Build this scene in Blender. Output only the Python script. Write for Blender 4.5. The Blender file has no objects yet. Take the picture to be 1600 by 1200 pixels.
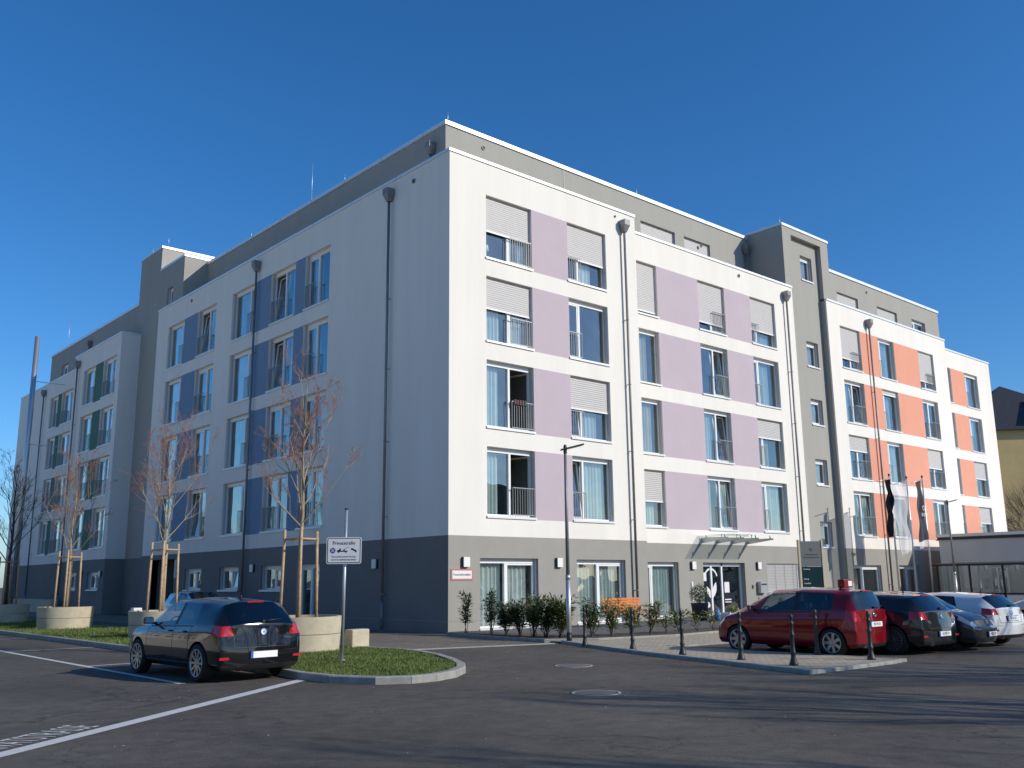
import bpy, bmesh, math, random
from mathutils import Vector, Matrix
from mathutils.bvhtree import BVHTree
random.seed(7)
rad=math.radians
sc=bpy.context.scene
COL=sc.collection
V=Vector

# ------------------------------------------------------------------ camera
cam=bpy.data.cameras.new('camera'); co=bpy.data.objects.new('camera',cam); COL.objects.link(co); sc.camera=co
FW=V((0.64906773,0.73275577,0.20440173)); RT=V((0.74993837,-0.66142826,-0.01025149)); UP=V((-0.12768525,-0.15994261,0.97883341))
CP=V((-18.41190305,-23.89151471,1.6))
co.matrix_world=Matrix((( RT.x,UP.x,-FW.x,CP.x),(RT.y,UP.y,-FW.y,CP.y),(RT.z,UP.z,-FW.z,CP.z),(0,0,0,1)))
cam.sensor_width=36; cam.lens=1471.887/1600*36; cam.clip_start=.1; cam.clip_end=3000

# ------------------------------------------------------------------ light
SUN=V((-0.55,1,-0.60)).normalized()           # direction the light travels
w=bpy.data.worlds.new('World'); sc.world=w; w.use_nodes=True
nt=w.node_tree; bg=nt.nodes['Background']; sky=nt.nodes.new('ShaderNodeTexSky'); sky.sky_type='NISHITA'
sky.sun_disc=False; sky.sun_elevation=math.asin(-SUN.z); sky.sun_rotation=math.atan2(-SUN.x,-SUN.y)
sky.air_density=1.0; sky.dust_density=.6; sky.ozone_density=7.5; sky.altitude=200
hs=nt.nodes.new('ShaderNodeHueSaturation'); hs.inputs['Saturation'].default_value=1.15; nt.links.new(sky.outputs[0],hs.inputs['Color']); nt.links.new(hs.outputs[0],bg.inputs[0]); bg.inputs[1].default_value=.138
sl=bpy.data.lights.new('sun','SUN'); sl.energy=3.7; sl.angle=rad(.5); sl.color=(1,.935,.82)
so=bpy.data.objects.new('sun',sl); COL.objects.link(so); so.rotation_euler=SUN.to_track_quat('-Z','Y').to_euler()
sc.view_settings.view_transform='Standard'; sc.view_settings.look='None'; sc.view_settings.exposure=.08; sc.view_settings.gamma=1
try: sc.view_settings.use_curve_mapping=False
except Exception: pass
sc.render.engine='CYCLES'; sc.cycles.max_bounces=8; sc.cycles.transparent_max_bounces=16

# ------------------------------------------------------------------ materials
def mat(name,col,rough=.8,metal=0,spec=.5,noise=0,nscale=5,bump=0,bscale=60,coat=0,col2=None,detail=4,bdist=.01,streak=False,emit=None):
    m=bpy.data.materials.new(name); m.use_nodes=True; n=m.node_tree.nodes; l=m.node_tree.links; b=n['Principled BSDF']
    b.inputs['Roughness'].default_value=rough; b.inputs['Metallic'].default_value=metal; b.inputs['Specular IOR Level'].default_value=spec
    b.inputs['Base Color'].default_value=(*col,1); b.inputs['Coat Weight'].default_value=coat; b.inputs['Coat Roughness'].default_value=.03
    if noise or bump:
        tc=n.new('ShaderNodeTexCoord'); mp=n.new('ShaderNodeMapping'); l.new(tc.outputs['Object'],mp.inputs[0])
        if streak: mp.inputs['Scale'].default_value=(1,1,.12)
    if noise:
        t=n.new('ShaderNodeTexNoise'); t.inputs['Scale'].default_value=nscale; t.inputs['Detail'].default_value=detail; t.inputs['Roughness'].default_value=.65
        l.new(mp.outputs[0],t.inputs['Vector'])
        r=n.new('ShaderNodeValToRGB'); r.color_ramp.elements[0].position=.3; r.color_ramp.elements[1].position=.7
        c2=col2 or tuple(c*(1-noise) for c in col)
        r.color_ramp.elements[0].color=(*c2,1); r.color_ramp.elements[1].color=(*(tuple(min(1,c*(1+noise*.4)) for c in col) if not col2 else col),1)
        l.new(t.outputs[0],r.inputs[0]); l.new(r.outputs[0],b.inputs['Base Color'])
    if bump:
        t=n.new('ShaderNodeTexNoise'); t.inputs['Scale'].default_value=bscale; t.inputs['Detail'].default_value=3
        l.new(tc.outputs['Object'],t.inputs['Vector']); bp=n.new('ShaderNodeBump'); bp.inputs['Strength'].default_value=bump; bp.inputs['Distance'].default_value=bdist
        l.new(t.outputs[0],bp.inputs['Height']); l.new(bp.outputs[0],b.inputs['Normal'])
    return m
def glass(name,tint=(.75,.82,.82),k=2.6,base=.08,rough=0.0,wob=.0):
    m=bpy.data.materials.new(name); m.use_nodes=True; n=m.node_tree.nodes; l=m.node_tree.links; n.remove(n['Principled BSDF'])
    o=n['Material Output']; tr=n.new('ShaderNodeBsdfTransparent'); tr.inputs[0].default_value=(*tint,1)
    gl=n.new('ShaderNodeBsdfGlossy'); gl.inputs['Roughness'].default_value=rough; gl.inputs[0].default_value=(.95,1,1,1)
    fr=n.new('ShaderNodeFresnel'); ge=n.new('ShaderNodeNewGeometry'); io=n.new('ShaderNodeMath'); io.operation='MULTIPLY_ADD'; io.inputs[1].default_value=1/1.5-1.5; io.inputs[2].default_value=1.5
    l.new(ge.outputs['Backfacing'],io.inputs[0]); l.new(io.outputs[0],fr.inputs[0])
    ma=n.new('ShaderNodeMath'); ma.operation='MULTIPLY_ADD'; ma.inputs[1].default_value=k; ma.inputs[2].default_value=base; ma.use_clamp=True
    l.new(fr.outputs[0],ma.inputs[0]); mx=n.new('ShaderNodeMixShader'); tc=n.new('ShaderNodeTexCoord'); nz=n.new('ShaderNodeTexNoise'); nz.inputs['Scale'].default_value=1.1; nz.inputs['Detail'].default_value=1; l.new(tc.outputs['Object'],nz.inputs[0]); bu=n.new('ShaderNodeBump'); bu.inputs['Strength'].default_value=wob; bu.inputs['Distance'].default_value=.05; l.new(nz.outputs[0],bu.inputs['Height']); l.new(bu.outputs[0],gl.inputs['Normal']); l.new(ma.outputs[0],mx.inputs[0]); l.new(tr.outputs[0],mx.inputs[1]); l.new(gl.outputs[0],mx.inputs[2]); l.new(mx.outputs[0],o.inputs[0])
    return m
M={}
M['white']=mat('white_render',(.80,.76,.69),.95,noise=.06,nscale=1.1,bump=.25,bscale=90,bdist=.004,spec=.15,streak=True)
M['base']=mat('grey_base_render',(.335,.32,.285),.95,noise=.06,nscale=1.2,bump=.25,bscale=90,bdist=.004,spec=.15)
M['sbase']=mat('side_base_render',(.205,.20,.19),.95,noise=.06,nscale=1.2,bump=.25,bscale=90,bdist=.004,spec=.15)  # base of the side wing, darker than the front base
M['tower']=mat('taupe_render',(.37,.355,.32),.95,noise=.06,nscale=.9,bump=.25,bscale=90,bdist=.004,spec=.15,streak=True)
M['lilac']=mat('lilac_render',(.51,.425,.465),.95,noise=.04,nscale=1,bump=.2,bscale=90,bdist=.004,spec=.15)
M['orange']=mat('salmon_render',(.72,.33,.23),.95,noise=.04,nscale=1,bump=.2,bscale=90,bdist=.004,spec=.15)
M['blue']=mat('blue_render',(.20,.29,.40),.95,noise=.04,nscale=1,bump=.2,bscale=90,bdist=.004,spec=.15)
M['green']=mat('green_render',(.10,.20,.16),.95,noise=.04,nscale=1,bump=.2,bscale=90,bdist=.004,spec=.15)
M['coping']=mat('coping_metal',(.72,.74,.75),.45,metal=.35,noise=.05,nscale=2)
M['frame']=mat('white_upvc',(.80,.80,.79),.35)
M['sill']=mat('sill_aluminium',(.74,.74,.73),.4,metal=.2)
M['shutter']=mat('shutter_slat',(.53,.505,.485),.55,noise=.03,nscale=3)
M['rail']=mat('zinc_steel',(.26,.27,.27),.45,metal=.6)
M['zinc']=mat('zinc_pipe',(.24,.24,.24),.5,metal=.4,noise=.2,nscale=3)
M['steel']=mat('bright_steel',(.62,.63,.64),.45,metal=.9)
M['galv']=mat('galvanised',(.55,.56,.57),.4,metal=.7,noise=.15,nscale=20)
M['glass']=glass('window_glass',(.80,.87,.86),2.2,.10,wob=.35)
M['glassc']=glass('canopy_glass',(.72,.78,.78),1.5,.05)
M['dark']=mat('black_plastic',(.012,.012,.013),.5)
M['room']=mat('room_wall',(.30,.28,.25),.9)
M['roomd']=mat('room_furniture',(.10,.08,.06),.8)
M['curtain']=mat('curtain_cloth',(.50,.56,.54),.95,noise=.12,nscale=2); M['curtain2']=mat('beige_curtain',(.50,.46,.38),.95,noise=.15,nscale=2); M['curtain3']=mat('net_curtain',(.66,.68,.67),.95,noise=.1,nscale=3)
M['concrete']=mat('concrete',(.52,.455,.33),.9,noise=.18,nscale=4,bump=.4,bscale=40,bdist=.006,detail=8)
M['concd']=mat('old_concrete',(.30,.285,.25),.9,noise=.25,nscale=5,bump=.4,bscale=40,bdist=.006,detail=8)
M['kerb']=mat('kerb_concrete',(.33,.32,.29),.9,noise=.28,nscale=6,bump=.4,bscale=50,bdist=.005,detail=8)
M['wood']=mat('stake_wood',(.50,.34,.20),.8,noise=.3,nscale=9,bump=.3,bscale=40)
M['bark']=mat('bark',(.33,.26,.185),.9,noise=.35,nscale=14,bump=.6,bscale=60)
M['barkd']=mat('dark_bark',(.07,.055,.045),.9,noise=.3,nscale=10)
M['bud']=mat('red_buds',(.36,.13,.095),.8,noise=.4,nscale=8,col2=(.27,.12,.09))
M['soil']=mat('soil',(.10,.075,.055),1,noise=.4,nscale=9,bump=1,bscale=25,bdist=.03)
M['paintw']=mat('road_paint',(.66,.65,.62),.8,noise=.14,nscale=18,detail=8,col2=(.47,.46,.44))
M['benchw']=mat('orange_bench_slats',(.66,.20,.045),.5,noise=.12,nscale=8)
M['iron']=mat('cast_iron',(.045,.045,.042),.5,metal=.3,noise=.2,nscale=12)
M['manhole']=mat('manhole_iron',(.13,.13,.125),.6,metal=.3,noise=.4,nscale=20,bump=.5,bscale=60)
M['lampw']=mat('lamp_diffuser',(.78,.77,.74),.5)
M['anthr']=mat('anthracite',(.035,.037,.04),.5)
M['text']=mat('black_print',(.015,.015,.018),.6)
M['red']=mat('red_print',(.50,.16,.16),.6)
M['purple']=mat('violet_print',(.10,.03,.26),.6)
M['signw']=mat('sign_white',(.74,.73,.72),.5)
M['tyre']=mat('tyre_rubber',(.012,.012,.012),.8)
M['rim']=mat('alloy_rim',(.42,.42,.43),.3,metal=.8)
M['rimd']=mat('dark_rim',(.16,.16,.16),.35,metal=.7)
M['chrome']=mat('chrome',(.8,.8,.8),.08,metal=1)
M['tail']=mat('tail_light_red',(.42,.008,.012),.12,coat=1)
M['head']=mat('headlight_glass',(.42,.45,.47),.12,coat=1,metal=.4)
M['cglass']=glass('car_glass',(.52,.56,.54),1.3,.03)
M['cglassd']=glass('tinted_car_glass',(.05,.055,.06),1.4,.03)
M['seat']=mat('car_seat',(.03,.03,.035),.9)
M['plate']=mat('number_plate_white',(.80,.80,.80),.5)
M['plateb']=mat('number_plate_blue',(.02,.10,.45),.5)
M['leafd']=mat('laurel_leaf',(.05,.095,.03),.4,noise=.5,nscale=6,col2=(.025,.052,.018))
M['leafy']=mat('yellow_laurel_leaf',(.22,.26,.06),.45,noise=.5,nscale=6,col2=(.09,.14,.035))
M['leafo']=mat('fresh_shoot_leaf',(.42,.26,.06),.5)
M['grassb']=mat('grass_blade',(.16,.20,.04),.7,noise=.5,nscale=1.4,col2=(.07,.115,.02))
M['flagd']=mat('grey_flag_cloth',(.055,.055,.065),.9)
M['flagk']=mat('black_flag_cloth',(.012,.012,.014),.9)
M['flagw']=mat('white_flag_cloth',(.66,.64,.65),.9)
_n=M['flagw'].node_tree; _t=_n.nodes.new('ShaderNodeBsdfTransparent'); _m=_n.nodes.new('ShaderNodeMixShader'); _m.inputs[0].default_value=.42
_n.links.new(_n.nodes['Principled BSDF'].outputs[0],_m.inputs[1]); _n.links.new(_t.outputs[0],_m.inputs[2]); _n.links.new(_m.outputs[0],_n.nodes['Material Output'].inputs[0])
M['tan']=mat('tan_render',(.62,.45,.20),.9,noise=.12,nscale=.6)
M['slate']=mat('slate_roof',(.03,.03,.032),.6,noise=.4,nscale=3,bump=.4,bscale=10,bdist=.03)
M['garage']=mat('garage_render',(.68,.65,.60),.95,noise=.06,nscale=1,bump=.2,bscale=90,bdist=.004)
M['brown']=mat('dark_fascia',(.05,.045,.042),.6)
M['bluebag']=mat('blue_plastic',(.02,.16,.42),.4)
M['panel']=mat('pylon_grey_panel',(.14,.15,.15),.35,metal=.3)
M['paneld']=mat('pylon_dark_glass',(.01,.03,.035),.1)
M['thatch']=mat('twig_mix',(.16,.12,.08),.9)
def paint(name,col,metal=.0,rough=.15): return mat(name,col,rough,metal=metal,coat=1,spec=.2)
M['pblack']=paint('black_car_paint',(.006,.0065,.009))
M['pred']=paint('red_car_paint',(.22,.004,.010),.25,.3)
M['pdark']=paint('anthracite_car_paint',(.022,.023,.026),.3)
M['pgrey']=paint('brown_grey_car_paint',(.05,.048,.048),.4,.3)
M['pwhite']=paint('white_car_paint',(.66,.68,.68))
M['psilver']=paint('silver_car_paint',(.55,.55,.55),.15,.3)
# ground materials
def asphalt():
    m=bpy.data.materials.new('asphalt'); m.use_nodes=True; n=m.node_tree.nodes; l=m.node_tree.links; b=n['Principled BSDF']
    tc=n.new('ShaderNodeTexCoord')
    a=n.new('ShaderNodeTexNoise'); a.inputs['Scale'].default_value=.35; a.inputs['Detail'].default_value=5; l.new(tc.outputs['Object'],a.inputs[0])
    c=n.new('ShaderNodeTexVoronoi'); c.inputs['Scale'].default_value=75; l.new(tc.outputs['Object'],c.inputs[0])
    r=n.new('ShaderNodeValToRGB'); r.color_ramp.elements[0].position=.35; r.color_ramp.elements[1].position=.68
    r.color_ramp.elements[0].color=(.088,.077,.064,1); r.color_ramp.elements[1].color=(.122,.108,.090,1); l.new(a.outputs[0],r.inputs[0])
    r2=n.new('ShaderNodeValToRGB'); r2.color_ramp.elements[0].color=(.6,.6,.6,1); r2.color_ramp.elements[1].color=(1.4,1.4,1.4,1); l.new(c.outputs['Color'],r2.inputs[0])
    mx=n.new('ShaderNodeMix'); mx.data_type='RGBA'; mx.blend_type='MULTIPLY'; mx.inputs[0].default_value=.6
    l.new(r.outputs[0],mx.inputs[6]); l.new(r2.outputs[0],mx.inputs[7])
    # fine cracks and sandy patches
    d=n.new('ShaderNodeTexNoise'); d.inputs['Scale'].default_value=.16; d.inputs['Detail'].default_value=7; l.new(tc.outputs['Object'],d.inputs[0])
    r3=n.new('ShaderNodeValToRGB'); r3.color_ramp.elements[0].position=.60; r3.color_ramp.elements[1].position=.72; r3.color_ramp.elements[0].color=(0,0,0,1); r3.color_ramp.elements[1].color=(.8,.8,.8,1)
    l.new(d.outputs[0],r3.inputs[0]); mx2=n.new('ShaderNodeMix'); mx2.data_type='RGBA'; l.new(r3.outputs[0],mx2.inputs[0]); l.new(mx.outputs[2],mx2.inputs[6]); mx2.inputs[7].default_value=(.19,.175,.15,1)
    vo=n.new('ShaderNodeTexVoronoi'); vo.feature='DISTANCE_TO_EDGE'; vo.inputs['Scale'].default_value=.28; wp=n.new('ShaderNodeTexNoise'); wp.inputs['Scale'].default_value=1.7; wp.inputs['Detail'].default_value=8
    va=n.new('ShaderNodeVectorMath'); va.operation='MULTIPLY_ADD'; va.inputs[1].default_value=(1.6,1.6,0); l.new(tc.outputs['Object'],wp.inputs[0]); l.new(wp.outputs['Color'],va.inputs[0]); l.new(tc.outputs['Object'],va.inputs[2]); l.new(va.outputs[0],vo.inputs['Vector'])
    cr=n.new('ShaderNodeValToRGB'); cr.color_ramp.elements[0].position=.0; cr.color_ramp.elements[1].position=.006; cr.color_ramp.elements[0].color=(.55,.55,.55,1); cr.color_ramp.elements[1].color=(1,1,1,1); l.new(vo.outputs['Distance'],cr.inputs[0])
    mx3=n.new('ShaderNodeMix'); mx3.data_type='RGBA'; mx3.blend_type='MULTIPLY'; mx3.inputs[0].default_value=1; l.new(mx2.outputs[2],mx3.inputs[6]); l.new(cr.outputs[0],mx3.inputs[7])
    sp=n.new('ShaderNodeTexNoise'); sp.inputs['Scale'].default_value=3.2; sp.inputs['Detail'].default_value=10; sp.inputs['Roughness'].default_value=.75; l.new(tc.outputs['Object'],sp.inputs[0]); sr=n.new('ShaderNodeValToRGB'); sr.color_ramp.elements[0].position=.36; sr.color_ramp.elements[1].position=.62; sr.color_ramp.elements[0].color=(.72,.72,.74,1); sr.color_ramp.elements[1].color=(1.12,1.1,1.08,1); l.new(sp.outputs[0],sr.inputs[0])
    mx4=n.new('ShaderNodeMix'); mx4.data_type='RGBA'; mx4.blend_type='MULTIPLY'; mx4.inputs[0].default_value=1; l.new(mx3.outputs[2],mx4.inputs[6]); l.new(sr.outputs[0],mx4.inputs[7])
    l.new(mx4.outputs[2],b.inputs['Base Color']); b.inputs['Roughness'].default_value=.85; b.inputs['Specular IOR Level'].default_value=.3
    bp=n.new('ShaderNodeBump'); bp.inputs['Strength'].default_value=.5; bp.inputs['Distance'].default_value=.004; l.new(c.outputs['Distance'],bp.inputs['Height']); l.new(bp.outputs[0],b.inputs['Normal'])
    return m
M['asphalt']=asphalt()
def pavers(name,c1,c2,mort,scale,rot=0):
    m=bpy.data.materials.new(name); m.use_nodes=True; n=m.node_tree.nodes; l=m.node_tree.links; b=n['Principled BSDF']
    tc=n.new('ShaderNodeTexCoord'); mp=n.new('ShaderNodeMapping'); mp.inputs['Rotation'].default_value=(0,0,rot); l.new(tc.outputs['Object'],mp.inputs[0])
    k=n.new('ShaderNodeTexBrick'); k.inputs['Scale'].default_value=scale; k.inputs['Mortar Size'].default_value=.025; k.inputs['Color1'].default_value=(*c1,1); k.inputs['Color2'].default_value=(*c2,1); k.inputs['Mortar'].default_value=(*mort,1)
    l.new(mp.outputs[0],k.inputs[0]); a=n.new('ShaderNodeTexNoise'); a.inputs['Scale'].default_value=2; a.inputs['Detail'].default_value=6; l.new(tc.outputs['Object'],a.inputs[0])
    r=n.new('ShaderNodeValToRGB'); r.color_ramp.elements[0].color=(.7,.7,.7,1); r.color_ramp.elements[1].color=(1.15,1.15,1.15,1); l.new(a.outputs[0],r.inputs[0])
    mx=n.new('ShaderNodeMix'); mx.data_type='RGBA'; mx.blend_type='MULTIPLY'; mx.inputs[0].default_value=1; l.new(k.outputs[0],mx.inputs[6]); l.new(r.outputs[0],mx.inputs[7]); l.new(mx.outputs[2],b.inputs['Base Color'])
    b.inputs['Roughness'].default_value=.9
    bp=n.new('ShaderNodeBump'); bp.inputs['Strength'].default_value=.4; bp.inputs['Distance'].default_value=.01; bp.invert=True; l.new(k.outputs['Fac'],bp.inputs['Height']); l.new(bp.outputs[0],b.inputs['Normal'])
    return m
M['pav']=pavers('grey_pavers',(.25,.205,.155),(.17,.14,.11),(.07,.06,.05),2.6)
M['pavb']=pavers('beige_pavers',(.50,.42,.30),(.40,.34,.25),(.26,.22,.165),2.6,rad(8))
M['terr']=pavers('terrace_slabs',(.10,.10,.10),(.13,.128,.125),(.06,.06,.06),1.6)
M['lawn']=mat('lawn',(.12,.16,.035),.95,noise=.5,nscale=2.2,bump=1,bscale=45,bdist=.03,col2=(.075,.085,.03),detail=8)

# ------------------------------------------------------------------ mesh builder
class MB:
    def __init__(s): s.v=[]; s.f=[]; s.m=[]; s.mats=[]; s.smooth=set()
    def mi(s,m):
        m=M[m] if isinstance(m,str) else m
        if m not in s.mats: s.mats.append(m)
        return s.mats.index(m)
    def quad(s,*p,m='white'):
        i=len(s.v); s.v+= [tuple(q) for q in p]; s.f.append(tuple(range(i,i+len(p)))); s.m.append(s.mi(m))
    def box(s,a,b,m='white',X=V((1,0,0)),Y=V((0,1,0)),Z=V((0,0,1)),O=V((0,0,0))):
        c=[O+X*x+Y*y+Z*z for x in (a[0],b[0]) for y in (a[1],b[1]) for z in (a[2],b[2])]
        i=len(s.v); s.v+=[tuple(q) for q in c]; k=s.mi(m)
        fs=[(0,1,3,2),(4,6,7,5),(0,4,5,1),(2,3,7,6),(0,2,6,4),(1,5,7,3)]
        if X.cross(Y).dot(Z)*(b[0]-a[0])*(b[1]-a[1])*(b[2]-a[2])<0: fs=[f[::-1] for f in fs]
        for f in fs: s.f.append(tuple(i+q for q in f)); s.m.append(k)
    def tube(s,pts,r,m='zinc',n=8,caps=True,smooth=True):
        pts=[V(p) for p in pts]; rr=r if isinstance(r,(list,tuple)) else [r]*len(pts); base=len(s.v); k=s.mi(m)
        d0=(pts[1]-pts[0]).normalized(); u=d0.orthogonal().normalized()
        for i,p in enumerate(pts):
            d=(pts[min(i+1,len(pts)-1)]-pts[max(i-1,0)]).normalized(); u=(u-d*u.dot(d))
            u=u.normalized() if u.length>1e-6 else d.orthogonal().normalized(); w2=d.cross(u)
            for j in range(n):
                a=2*math.pi*j/n; s.v.append(tuple(p+(u*math.cos(a)+w2*math.sin(a))*rr[i]))
        for i in range(len(pts)-1):
            for j in range(n):
                a=base+i*n+j; b=base+i*n+(j+1)%n
                if smooth: s.smooth.add(len(s.f))
                s.f.append((a,b,b+n,a+n)); s.m.append(k)
        if caps:
            s.f.append(tuple(base+j for j in range(n))[::-1]); s.m.append(k); e=base+(len(pts)-1)*n
            s.f.append(tuple(e+j for j in range(n))); s.m.append(k)
    def lathe(s,prof,m='iron',n=20,O=V((0,0,0)),A=V((0,0,1)),caps=True,smooth=True):
        # prof: list of (r,h)
        A=A.normalized(); u=A.orthogonal().normalized(); w2=A.cross(u); base=len(s.v); k=s.mi(m)
        for r,h in prof:
            for j in range(n):
                a=2*math.pi*j/n; s.v.append(tuple(O+A*h+(u*math.cos(a)+w2*math.sin(a))*r))
        for i in range(len(prof)-1):
            for j in range(n):
                a=base+i*n+j; b=base+i*n+(j+1)%n
                if smooth: s.smooth.add(len(s.f))
                s.f.append((a,b,b+n,a+n)); s.m.append(k)
        if caps:
            s.f.append(tuple(base+j for j in range(n))[::-1]); s.m.append(k); e=base+(len(prof)-1)*n
            s.f.append(tuple(e+j for j in range(n))); s.m.append(k)
    def poly(s,pts,z0,z1,m='kerb',side=None):
        n=len(pts); i=len(s.v); k=s.mi(m); k2=s.mi(side or m)
        s.v+=[(p[0],p[1],z1) for p in pts]+[(p[0],p[1],z0) for p in pts]
        ar=sum(pts[a][0]*pts[(a+1)%n][1]-pts[(a+1)%n][0]*pts[a][1] for a in range(n))
        top=tuple(range(i,i+n)); s.f.append(top if ar>0 else top[::-1]); s.m.append(k)
        if abs(z1-z0)>1e-6:
            for a in range(n):
                b=(a+1)%n; f=(i+a,i+n+a,i+n+b,i+b); s.f.append(f if ar>0 else f[::-1]); s.m.append(k2)
    def build(s,name,parent=None,loc=None,bevel=0,auto=False):
        me=bpy.data.meshes.new(name); me.from_pydata(s.v,[],s.f)
        for m in s.mats: me.materials.append(m)
        me.polygons.foreach_set('material_index',s.m)
        if s.smooth: me.polygons.foreach_set('use_smooth',[i in s.smooth for i in range(len(s.f))])
        me.update(); o=bpy.data.objects.new(name,me); COL.objects.link(o)
        if loc is not None: o.location=loc
        if parent: o.parent=parent
        if bevel:
            b=o.modifiers.new('b','BEVEL'); b.width=bevel; b.segments=2; b.limit_method='ANGLE'
        return o
def tag(o,label,cat=None,group=None,kind=None):
    if label: o['label']=label
    if cat: o['category']=cat
    if group: o['group']=group
    if kind: o['kind']=kind
    return o
def empty(name,loc=(0,0,0),rz=0,label=None,cat=None,group=None):
    o=bpy.data.objects.new(name,None); COL.objects.link(o); o.location=loc; o.rotation_euler=(0,0,rz); o.empty_display_size=.3
    return tag(o,label,cat,group)
def struct(mb,name,**k): o=mb.build(name,**k); o['kind']='structure'; return o
def text(s,size,m,parent,O,X,Z,name='lettering',ext=.002,align='CENTER',sx=1.0,label=None):
    """flat lettering: origin O, reading direction X, up direction Z"""
    cu=bpy.data.curves.new('t','FONT'); cu.body=s; cu.size=size; cu.extrude=ext; cu.align_x=align; cu.align_y='CENTER'; cu.resolution_u=2
    t=bpy.data.objects.new('t',cu); COL.objects.link(t); dg=bpy.context.evaluated_depsgraph_get(); dg.update()
    me=bpy.data.meshes.new_from_object(t.evaluated_get(dg)); bpy.data.objects.remove(t)
    me.materials.clear(); me.materials.append(M[m]); X=V(X).normalized(); Z=V(Z).normalized(); N=X.cross(Z)
    for v in me.vertices:
        c=v.co.copy(); v.co=V(O)+X*c.x*sx+Z*c.y-N*(-c.z)
    o=bpy.data.objects.new(name,me); COL.objects.link(o); o.parent=parent
    if label: o['label']=label
    return o

# ------------------------------------------------------------------ ground
g=MB(); g.poly([(-900,-900),(900,-900),(900,900),(-900,900)],0,0,'asphalt'); struct(g,'road')
g=MB(); g.poly([(-5.95,-4.45),(-3.8,-5.0),(-2.2,-5.45),(-.95,-5.75),(-.75,-5.3),(-.6,-1.0),(.0,0),(0,60),(-3.4,60),(-3.6,8),(-4.6,-1)],.004,.004,'pav'); struct(g,'driveway_paving')
def strip(pts,wd,z0,z1,m,name,closed=False,**k):
    """kerb run following pts, wd to the left"""
    mb=MB(); n=len(pts); P=[V((p[0],p[1])) for p in pts]; L=[];
    for i,p in enumerate(P):
        a=P[(i-1)%n] if (closed or i>0) else p; b=P[(i+1)%n] if (closed or i<n-1) else p
        d=(b-a).normalized(); L.append(p+V((-d.y,d.x))*wd)
    rng=range(n if closed else n-1)
    for i in rng:
        j=(i+1)%n; a,b,c,d=P[i],P[j],L[j],L[i]
        seg=max(1,round((b-a).length/1.0))
        for q in range(seg):
            t0=q/seg; t1=(q+1)/seg-.008/max((b-a).length,.01)
            A=a.lerp(b,t0);B=a.lerp(b,t1);C=d.lerp(c,t1);D=d.lerp(c,t0); bv=.018; dirn=(D-A).normalized()*bv
            mb.quad((*A,z0),(*B,z0),(*B,z1-bv),(*A,z1-bv),m=m); mb.quad((*A,z1-bv),(*B,z1-bv),(*(B+dirn),z1),(*(A+dirn),z1),m=m)
            mb.quad((*(A+dirn),z1),(*(B+dirn),z1),(*C,z1),(*D,z1),m=m); mb.quad((*C,z1),(*C,z0),(*D,z0),(*D,z1),m=m)
            mb.quad((*A,z0),(*A,z1-bv),(*(A+dirn),z1),(*D,z1),(*D,z0),m=m); mb.quad((*B,z0),(*C,z0),(*C,z1),(*(B+dirn),z1),(*B,z1-bv),m=m)
    return struct(mb,name,**k)
M['bouncepav']=mat('pale_bounce_paving',(.76,.67,.52),.95,noise=.12,nscale=1.5)
g=MB(); g.poly([(-75,-22),(-19.5,-22),(-15.8,-6),(-13.6,4),(-12.5,10),(-12.3,95),(-75,95)],.004,.004,'bouncepav'); struct(g,'bounce_paving')  # unseen pale ground, added to bounce warm fill onto the side wall
# flush kerb line between asphalt and driveway paving
strip([(-5.95,-4.55),(-3.8,-5.1),(-2.2,-5.55),(-.9,-5.85)],.12,0,.02,'kerb','driveway_kerb')
# planted strip with rounded end
isl=[(-9.6,60),(-9.6,20),(-9.62,8),(-9.65,0),(-9.85,-5),(-10.05,-8.0),(-10.15,-9.0),(-10.08,-9.9),(-9.7,-10.7),(-9.2,-11.0),(-8.7,-11.0),(-8.1,-10.75),(-7.5,-10.25),(-7.0,-9.6),(-6.5,-8.7),(-6.0,-7.6),(-5.7,-6.6),(-5.55,-5.6),(-5.7,-4.6),(-5.8,-3.0),(-5.85,8),(-5.9,60)]
strip(isl,.16,0,.12,'kerb','island_kerb')
inner=[(p[0]+(.1 if p[0]<-8 else -.1)*1,p[1]+(.1 if p[1]<-9.5 else 0)) for p in isl]
def inset(poly,wd):
    P=[V(p) for p in poly]; out=[]
    for i,p in enumerate(P):
        a=P[max(i-1,0)]; b=P[min(i+1,len(P)-1)]; d=(b-a).normalized(); out.append(tuple(p+V((-d.y,d.x))*wd))
    return out
inner=inset(isl,.15)
g=MB(); g.poly(inner,.09,.09,'lawn'); struct(g,'lawn')
def inside(x,y,poly):
    c=False; n=len(poly)
    for i in range(n):
        a=poly[i]; b=poly[i-1]
        if (a[1]>y)!=(b[1]>y) and x<(b[0]-a[0])*(y-a[1])/(b[1]-a[1])+a[0]: c=not c
    return c
g=MB(); R=random.Random(3)
def blades(n,x0,x1,y0,y1,h):
    for _ in range(n):
        x=R.uniform(x0,x1); y=R.uniform(y0,y1)
        if not inside(x,y,inner): continue
        dn=math.sin(x*3.1)*math.cos(y*2.3)+math.sin(x*7.7+y*5.1)*.5
        hh=h*R.uniform(.4,1.2)*(1+.35*dn); a=R.uniform(0,6.28); wv=.006*(1+h*5)
        dx,dy=math.cos(a)*wv,math.sin(a)*wv; lx,ly=R.gauss(0,.5)*hh,R.gauss(0,.5)*hh
        g.quad((x-dx,y-dy,.085),(x+dx,y+dy,.085),(x+lx,y+ly,.085+hh),m='grassb')
blades(52000,-10.2,-5.5,-11.2,-2.5,.052); blades(16000,-9.7,-5.8,-2.5,6,.08); blades(16000,-9.7,-5.8,6,22,.09)
tag(g.build('grass'),'short green grass growing on the planted strip','grass',kind='stuff')
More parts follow.
